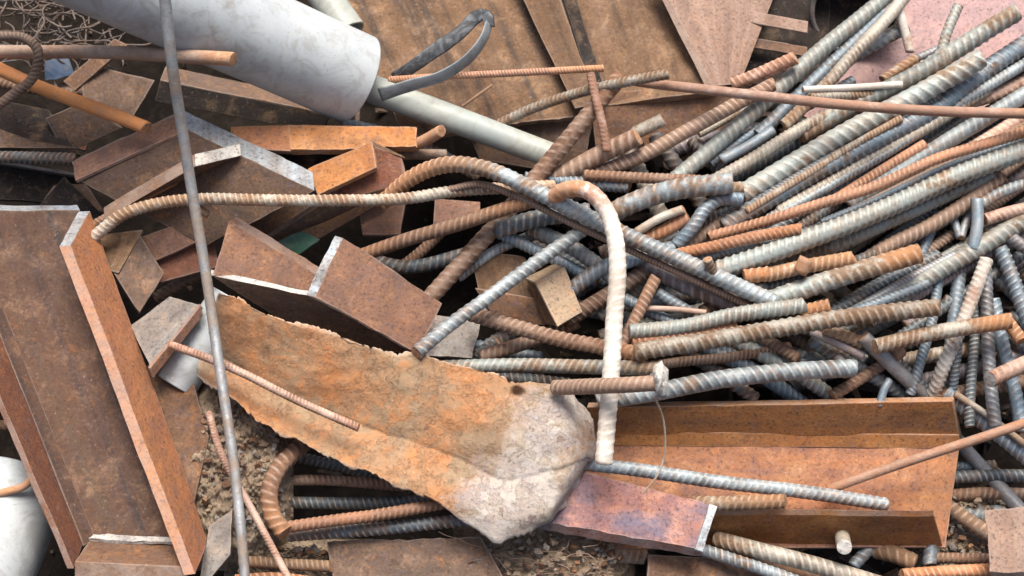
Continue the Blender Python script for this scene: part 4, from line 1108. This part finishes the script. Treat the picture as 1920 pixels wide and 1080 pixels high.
    ('blue ribbed bar sloping down below the long tan bar', 'blue', 16, [(1318, 650, 0.4), (1370, 674, 0.6), (1430, 706, 0.2), (1510, 760, -2.6)], 1.0, -0.3),
    ('grey-green ribbed bar sloping down below the long tan bar', 'green', 16, [(1380, 640, 0.6), (1440, 672, 1.0), (1500, 704, 0.2), (1580, 760, -2.6)], 1.0, -0.1),
    ('short brown bar end sloping down below the long tan bar', 'brown', 13, [(1420, 628, 1.2), (1460, 650, 2.2), (1494, 672, 2.8)], 0.2, 0.0),
    ('grey ribbed bar sloping down near the smooth grey rod', 'grey', 15, [(1520, 640, -0.4), (1580, 672, -0.2), (1650, 712, -1), (1720, 762, -3.4)], 1.1, -0.1),
    ('purple-brown thin bar beside the smooth grey rod top', 'purple', 9, [(1520, 622, 1.8), (1570, 644, 2.2), (1620, 668, 2.4)], 0.0, 0.1),
    ('tan ribbed bar end left of the smooth grey rod top', 'tan', 13, [(1545, 616, 2.8), (1580, 628, 3.0), (1618, 644, 3.0)], 1.0, 0.0),
    ('brown flat bar end in the tangle above the channel', 'brown', 13, [(1560, 742, 0.2), (1610, 712, 0.4), (1660, 680, 0.4)], 0.2, 0.1),
    ('lilac stub end in the tangle above the channel', 'lilac', 12, [(1570, 668, 0.8), (1590, 704, 1.4)], 0.0, 0.0),
    ('pale sliver of bar standing on the channel edge', 'blue', 8, [(1648, 762, 0.4), (1658, 730, 0.8), (1668, 712, 0.8)], 0.0, -0.4),
    ('thin pale sliver lying behind the white bar', 'pink', 6, [(1200, 578, 1.8), (1260, 580, 2.4), (1325, 586, 2.8)], 0.0, 0.0),
    ('pale blue bar fragment left of the round purple-brown bar', 'blue', 12, [(1232, 548, 1.6), (1262, 566, 1.8), (1300, 588, 1.8)], 0.6, -0.6),
    ('pale blue bar between the white bar and the long bent bar', 'blue', 12, [(1160, 500, 2.0), (1200, 484, 2.2), (1240, 470, 2.2)], 0.3, -0.5),
    ('pale tan pointed bar end resting on the long bent bar', 'tan', 11, [(1340, 516, 5.2), (1326, 486, 7.0)], 0.3, 0.0),
]
fan += [
    ('slim blue-grey fan bar between the tan bar and the outermost bar', 'blue', 11, [(1330, 306, -1.4), (1420, 244, -1.4), (1520, 196, -1.2), (1600, 150, -1)], 1.0, -0.3),
    ('slim dark fan bar beside the thick green-grey bar', 'dark', 10, [(1430, 372, 1.6), (1530, 312, 2.0), (1640, 252, 2.4), (1760, 178, 3.0)], 1.0, -0.3),
    ('slim grey fan bar between the blue-grey and near-black bars', 'grey', 12, [(1440, 412, 0.6), (1560, 346, 1.2), (1680, 276, 1.6), (1800, 196, 1.8), (1960, 96, 2.2)], 1.0, -0.2),
    ('slim brown fan bar under the smooth grey fan bar', 'brown', 10, [(1600, 396, 1.0), (1700, 346, 1.4), (1800, 300, 1.4), (1960, 216, 1.4)], 1.0, 0.1),
    ('slim slate fan bar above the large pale ribbed bar', 'blue', 11, [(1540, 420, 1.6), (1640, 378, 2.6), (1760, 322, 3.0), (1960, 244, 3.4)], 1.0, -0.3),
    ('greyish fan bar in the far right corner under the tan one', 'grey', 14, [(1840, 168, 0.2), (1900, 130, 0.4), (1990, 84, 0.6)], 1.0, -0.2),
    ('slim grey ribbed bar lying between the orange stub and the big pale bar', 'grey', 11, [(1250, 500, 1.6), (1340, 478, 2.0), (1440, 456, 2.4), (1560, 420, 2.6)], 1.0, -0.1),
    ('slim dark ribbed bar under the tan-orange ribbed bar', 'dark', 12, [(1400, 548, 1.0), (1480, 530, 1.6), (1560, 506, 1.8), (1640, 476, 1.6)], 1.0, -0.2),
    ('slate ribbed bar between the long tan bar and the grey-green one', 'blue', 12, [(1560, 600, 2.0), (1640, 570, 2.0), (1740, 530, 1.8)], 1.0, -0.3),
    ('slim slate bar leaning steeply beside the upright bars', 'blue', 11, [(1760, 520, 0.4), (1748, 600, 0.4), (1722, 690, 0.2), (1706, 740, -0.6)], 1.0, -0.4),
    ('slim dark upright bar between the two pale uprights', 'dark', 11, [(1826, 560, 0.4), (1828, 640, 0.4), (1820, 740, 0.2), (1818, 800, 0)], 1.0, -0.3),
    ('slim grey bar crossing low between the uprights', 'grey', 11, [(1770, 560, -0.4), (1850, 600, -0.4), (1940, 660, -0.4)], 1.0, -0.2),
    ('slate ribbed bar right of the white hooked bar sloping down', 'blue', 13, [(1170, 560, 0.4), (1250, 600, 0.8), (1330, 640, 0.8), (1400, 680, 0.2)], 1.0, -0.3),
    ('slim brown bar crossing low right of the white hooked bar', 'brown', 11, [(1165, 700, 1.2), (1260, 680, 1.4), (1380, 668, 1.4), (1480, 650, 1.2)], 1.0, 0.1),
    ('slim grey bar in the shade left of the sawn tan block', 'grey', 11, [(860, 520, -2.5), (930, 470, -2.2), (1000, 440, -2.0)], 1.0, -0.2),
]
for lb, pal, r, pts, rib, rust in fan:
    rebar(lb, pal, r, pts, rib=rib, rust=rust, group=G if 'fan' in lb else None)

# ---- along the bottom edge
rebar('long tan ribbed bar along the bottom right edge', 'tan', 18, [(1340, 1010, -0.8), (1430, 1034, 1.8), (1540, 1062, 2.2), (1700, 1110, 2.6)], rust=0.05, rib=0.9)
rebar('slim grey ribbed bar at the bottom edge left of the long tan one', 'grey', 14, [(1290, 1022, 0.2), (1380, 1052, 1.6), (1500, 1094, 2.0), (1560, 1120, 2.0)], rust=-0.1, rib=1.0)
rebar('round tan bar end facing straight out below the channel', 'tan', 17, [(1576, 985, -7), (1583, 1026, 5.4)], rib=0.1, rust=0.2, ends=(0, 0.2), cut=CUT_PALE)
rebar('dark blue bar stub below the channel', 'blue', 14, [(1600, 1060, -3.5), (1634, 1024, -3.5), (1650, 1000, -4)], rib=0.2, rust=-0.4)
rebar('dull tan bar end below the channel flange', 'tan', 20, [(1640, 1030, -3.8), (1680, 1040, -2.6), (1716, 1056, -1.8)], rib=0.2, rust=0.1)
rebar('pale blue upright bar end below the channel corner', 'blue', 16, [(1748, 1000, -3.2), (1742, 1060, -2.6)], rib=0.2, rust=-0.5)
rebar('level orange bar at the bottom right edge', 'orange', 14, [(1690, 1078, -0.4), (1780, 1072, -0.4), (1860, 1068, -0.6)], rib=0.6, rust=0.2)
rebar('level brown bar behind the pink sheet corner', 'brown', 12, [(1745, 1046, -3.0), (1860, 1048, -3.0)], rib=0.1, rust=0.1)
rebar('dull grey bar sloping down toward the pink sheet corner', 'grey', 17, [(1756, 934, -4.6), (1810, 974, -4.2), (1870, 1012, -4.2)], rib=0.3, rust=0.2)
rebar('level dark bar right of the channel end', 'dark', 14, [(1770, 896, -6), (1850, 892, -6), (1980, 892, -6)], rib=0.8, rust=-0.2)
rebar('level brown bar right of the channel end below the dark one', 'brown', 14, [(1770, 930, -6.6), (1860, 924, -6.6), (1980, 930, -6.6)], rib=0.2, rust=0.1)
rebar('short level tan bar below the mottled purple plate', 'tan', 17, [(1120, 1040, -3.0), (1210, 1044, -3.0)], rib=0.1, rust=0.1)
rebar('pale slim bar at the bottom edge left of the pitted plate', 'tan', 13, [(450, 1052, 1), (540, 1058, 1), (620, 1062, 1)], rib=0.1, rust=0.2)
rebar('rusty bar at the bottom edge beside the thin pink rod', 'darkorange' if False else 'orange', 18, [(440, 1092, 2), (520, 1088, 2), (600, 1098, 2)], rib=0.2, rust=0.2)
rebar('brown bar left of the white drum in the dark corner', 'brown', 12, [(-30, 800, 0), (20, 798, 0), (60, 806, 0)], rib=0.1, rust=0.3)

# ---- added pieces in the hollow at upper left, some coloured near-black for shade
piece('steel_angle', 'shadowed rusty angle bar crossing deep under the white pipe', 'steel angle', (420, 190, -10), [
    ('leg', [(300, 150, -9), (620, 215, -10), (600, 250, -11), (290, 190, -10)], 0.006, 'dark', dict()),  # leg coloured near-black for the shade under the pipe
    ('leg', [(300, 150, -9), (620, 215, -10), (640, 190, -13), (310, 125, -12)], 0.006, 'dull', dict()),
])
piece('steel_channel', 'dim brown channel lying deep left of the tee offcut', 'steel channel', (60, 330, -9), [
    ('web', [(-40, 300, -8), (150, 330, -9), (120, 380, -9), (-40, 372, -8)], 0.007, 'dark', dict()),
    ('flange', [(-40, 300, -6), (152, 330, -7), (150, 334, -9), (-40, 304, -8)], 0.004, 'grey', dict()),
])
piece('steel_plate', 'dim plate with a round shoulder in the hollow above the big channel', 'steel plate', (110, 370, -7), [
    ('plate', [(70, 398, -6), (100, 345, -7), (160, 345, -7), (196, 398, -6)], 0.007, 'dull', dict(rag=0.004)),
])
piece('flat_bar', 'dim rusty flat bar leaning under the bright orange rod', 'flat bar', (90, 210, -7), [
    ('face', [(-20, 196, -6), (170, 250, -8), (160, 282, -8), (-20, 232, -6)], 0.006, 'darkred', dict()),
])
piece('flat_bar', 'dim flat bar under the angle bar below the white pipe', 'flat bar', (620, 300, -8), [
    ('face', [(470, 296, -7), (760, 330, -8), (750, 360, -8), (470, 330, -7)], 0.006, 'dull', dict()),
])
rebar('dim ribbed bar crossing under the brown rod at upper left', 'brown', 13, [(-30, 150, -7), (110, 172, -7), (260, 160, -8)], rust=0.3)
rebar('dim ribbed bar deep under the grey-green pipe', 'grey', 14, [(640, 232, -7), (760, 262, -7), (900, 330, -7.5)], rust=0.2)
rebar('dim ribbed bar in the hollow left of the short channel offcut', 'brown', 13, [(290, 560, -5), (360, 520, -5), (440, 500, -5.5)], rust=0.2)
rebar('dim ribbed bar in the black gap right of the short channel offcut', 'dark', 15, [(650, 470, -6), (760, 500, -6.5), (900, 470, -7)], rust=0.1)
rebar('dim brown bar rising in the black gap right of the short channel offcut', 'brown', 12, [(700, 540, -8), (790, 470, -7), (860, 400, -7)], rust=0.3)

# ---- half-hidden bars that fill the depth of the tangle
rng = random.Random(11)
used_labels = set()
for k in range(124):
    fan_k = k >= 74
    if fan_k:
        px, py = rng.uniform(1290, 1900), rng.uniform(150, 520)
        if py < 420 - (px - 1290) * 0.55: continue
        ang = R(rng.gauss(31, 3.5))
        h = rng.uniform(-2.4, 0.2)
    elif k < 50:
        px, py = rng.uniform(1130, 1930), rng.uniform(190, 790)
        ang = R(rng.choice([rng.gauss(30, 8), rng.gauss(12, 8), rng.gauss(-38, 10)]))
        h = rng.uniform(-5.5, -2.2)
    elif k < 62:
        px, py = rng.uniform(860, 1200), rng.uniform(430, 730)
        ang = R(rng.choice([rng.gauss(-20, 10), rng.gauss(25, 10)]))
        h = rng.uniform(-6, -3.4)
    else:
        px, py = rng.uniform(1300, 1930), rng.uniform(860, 1080)
        ang = R(rng.gauss(5, 30))
        h = rng.uniform(-8, -6.6)
    L = rng.uniform(300, 620) if fan_k else rng.uniform(140, 330)
    if fan_k: px, py = px + 0, py
    dx, dy = math.cos(ang) * L / 2, -math.sin(ang) * L / 2
    pal = rng.choice(['dark', 'dark', 'brown', 'grey', 'blue', 'purple', 'green', 'tan'])
    r_ = rng.uniform(12, 19)
    if fan_k: r_ = rng.uniform(9, 15)
    if fan_k and max(py - dy, py + dy) > 735: continue
    if k < 62 and max(py - dy, py + dy) > 735 and min(px - dx, px + dx) < 1800: continue
    if k < 62 and min(py - dy, py + dy) < 150: continue
    slope = 'rising rightward' if ang > R(18) else 'sloping down' if ang < R(-12) else 'lying level'
    where = ('among the fanned bars' if fan_k else 'under the lower right channel' if k >= 62 else 'behind the white hooked bar' if px < 1200 else 'under the fan of bars' if py < 400
             else 'at the far right' if px > 1700 else 'under the long tan bar' if py > 600 else 'in mid tangle')
    cname = {'dark': 'blackish', 'brown': 'brown', 'grey': 'grey', 'blue': 'slate', 'purple': 'purplish', 'green': 'greenish', 'tan': 'tan'}[pal]
    lng = 'short' if L < 200 or (fan_k and L < 400) else 'long' if L > 500 or (not fan_k and L > 270) else 'medium'
    size = 'thick' if r_ > 16.5 or (fan_k and r_ > 13) else 'slim' if r_ < 11 or (not fan_k and r_ < 14) else 'plain'
    lb = '%s %s %s bar %s, half buried %s' % (size, lng, cname, slope, where)
    for q in ('', ', farther right', ', farther left', ', higher up', ', lower down'):
        if lb + q not in used_labels:
            lb += q
            break
    used_labels.add(lb)
    rebar(lb, pal, r_,
          [(px - dx, py - dy, h - rng.uniform(-.5, .8)), (px, py + rng.uniform(-7, 7), h), (px + dx, py + dy, h - rng.uniform(-.5, .8))],
          rib=1.0, rust=rng.uniform(-0.3, 0.3), group='bars half buried in the tangle')

# ------------------------------------------------------------------ loose dirt, chips and wire
def dirt_patch(label, poly_c, rx, ry, h, mat, seed, amp=1.0, name='dirt'):
    n = 130
    V = []
    for j in range(n):
        for i in range(n):
            x = (i / (n - 1) * 2 - 1); y = (j / (n - 1) * 2 - 1)
            p = (poly_c[0] + x * rx, poly_c[1] + y * ry)
            q = Vector((p[0] * 0.02, p[1] * 0.02, seed))
            hh = h + amp * (noise.noise(q) * 1.2 + noise.noise(q * 3) * 0.7 + noise.noise(q * 9) * 0.45 + noise.noise(q * 22) * 0.35 + noise.noise(q * 50) * 0.2)
            hh -= 6.0 * max(0, (x * x + y * y) - 0.55) ** 1.0
            V.append(tuple(at(p[0], p[1], hh)))
    F = [(j * n + i, (j + 1) * n + i, (j + 1) * n + i + 1, j * n + i + 1) for j in range(n - 1) for i in range(n - 1)]
    o = raw_mesh(name, V, F, mat, smooth=True)
    tag(o, label, None, None, 'stuff')


dirt_patch('dry clay dirt packed between the big channel and the bent brown bar', (440, 880), 110, 190, 1.2, M_DIRT, 3)
dirt_patch('straw-coloured dirt and fibres below the torn plate', (1020, 1070), 170, 110, -1.5, M_DIRT, 8)
dirt_patch('gritty dirt in the gap beside the pink sheet corner', (1800, 1010), 90, 90, -6.5, M_DIRT, 14)
dirt_patch('dark grit under the thin rods at the lower left edge', (560, 1070), 140, 60, -2, M_DIRT, 21)


def chips():
    """flakes of scale and grit scattered over the heap"""
    rg = random.Random(4)
    V, F, mi = [], [], []
    spots = [(455, 890, 75, 130, 1.3, 230), (1020, 1050, 150, 60, -0.6, 180), (1800, 1000, 80, 80, -5.5, 60), (560, 1060, 120, 40, -1, 60)]
    for cx, cy, rx, ry, h, n in spots:
        for _ in range(n):
            p = at(cx + rg.uniform(-1, 1) * rx, cy + rg.uniform(-1, 1) * ry, h + rg.uniform(-0.4, 0.5))
            s = rg.uniform(0.0012, 0.0048)
            m = Matrix.Rotation(rg.uniform(0, 6.28), 3, Vector((rg.random() - .5, rg.random() - .5, rg.random() - .5)).normalized())
            b = len(V)
            for x, y, z in ((-1, -1, -1), (1, -1, -1), (1, 1, -1), (-1, 1, -1), (-1, -1, 1), (1, -1, 1), (1, 1, 1), (-1, 1, 1)):
                V.append(tuple(p + m @ Vector((x * s * rg.uniform(.5, 1.3), y * s * rg.uniform(.4, 1), z * s * rg.uniform(.15, .7)))))
            for f in ((0, 3, 2, 1), (4, 5, 6, 7), (0, 1, 5, 4), (1, 2, 6, 5), (2, 3, 7, 6), (3, 0, 4, 7)):
                F.append(tuple(b + q for q in f)); mi.append(_ % 3)
    o = raw_mesh('rust_chips', V, F, [M_DIRT, PM['brown'], PM['grey']], midx=mi)
    tag(o, 'chips of rust scale and grit scattered on the dirt', None, None, 'stuff')


chips()


def litter():
    rg = random.Random(77)
    V, F, mi = [], [], []
    for k in range(1500):
        px, py = rg.uniform(0, 1920), rg.uniform(0, 1080)
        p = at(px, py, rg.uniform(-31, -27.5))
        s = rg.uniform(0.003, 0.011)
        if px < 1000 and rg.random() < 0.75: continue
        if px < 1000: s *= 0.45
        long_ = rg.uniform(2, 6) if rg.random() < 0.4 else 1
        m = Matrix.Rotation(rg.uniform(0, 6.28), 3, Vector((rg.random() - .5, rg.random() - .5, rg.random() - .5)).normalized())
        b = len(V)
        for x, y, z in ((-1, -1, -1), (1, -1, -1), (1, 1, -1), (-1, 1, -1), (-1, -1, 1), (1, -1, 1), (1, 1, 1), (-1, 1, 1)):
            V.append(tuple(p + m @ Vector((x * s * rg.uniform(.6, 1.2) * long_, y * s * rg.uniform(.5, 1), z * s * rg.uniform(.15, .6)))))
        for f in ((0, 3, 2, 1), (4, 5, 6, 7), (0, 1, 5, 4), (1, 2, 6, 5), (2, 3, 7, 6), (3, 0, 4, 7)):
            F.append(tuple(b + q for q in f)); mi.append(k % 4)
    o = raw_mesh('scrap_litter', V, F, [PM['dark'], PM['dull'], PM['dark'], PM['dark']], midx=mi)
    tag(o, 'small flakes and crumbs of scrap in the dark gaps of the heap', None, None, 'stuff')


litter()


def wires(label, cx, cy, rx, ry, h, n, seed, mat, name='wire_tangle', rad=0.0011):
    rg = random.Random(seed)
    Vs, Fs = [], []
    off = 0
    A1 = []
    for _ in range(n):
        x, y = cx + rg.uniform(-1, 1) * rx, cy + rg.uniform(-1, 1) * ry
        a = rg.uniform(0, 6.28)
        pts = []
        hh = h + rg.uniform(-1.5, 1.5)
        for k in range(6):
            pts.append(at(x, y, hh))
            a += rg.uniform(-0.9, 0.9)
            x += math.cos(a) * rg.uniform(12, 34); y += math.sin(a) * rg.uniform(8, 22)
            hh += rg.uniform(-0.8, 0.8)
        C, s = smooth_path(pts, 0.004)
        V, F, idx = tube(C, s, rad * rg.uniform(0.6, 1.4), 6)
        Vs.append(V); Fs += (F + off).tolist()
        off += len(V)
    V = np.vstack(Vs)
    o = raw_mesh(name, V, Fs, mat, attrs={'rust': np.full(len(V), 0.3), 'rib': np.full(len(V), 0.5)}, smooth=True)
    tag(o, label, None, None, 'stuff')


wires('tangle of thin dark wires in the shadow left of the white pipe', 90, 55, 120, 60, -4.5, 90, 5, M_WIRE)
wires('thin straw-like fibres lying on the dirt at the bottom', 1010, 1045, 120, 40, -0.6, 34, 9, BM['brown'], name='straw', rad=0.0004)
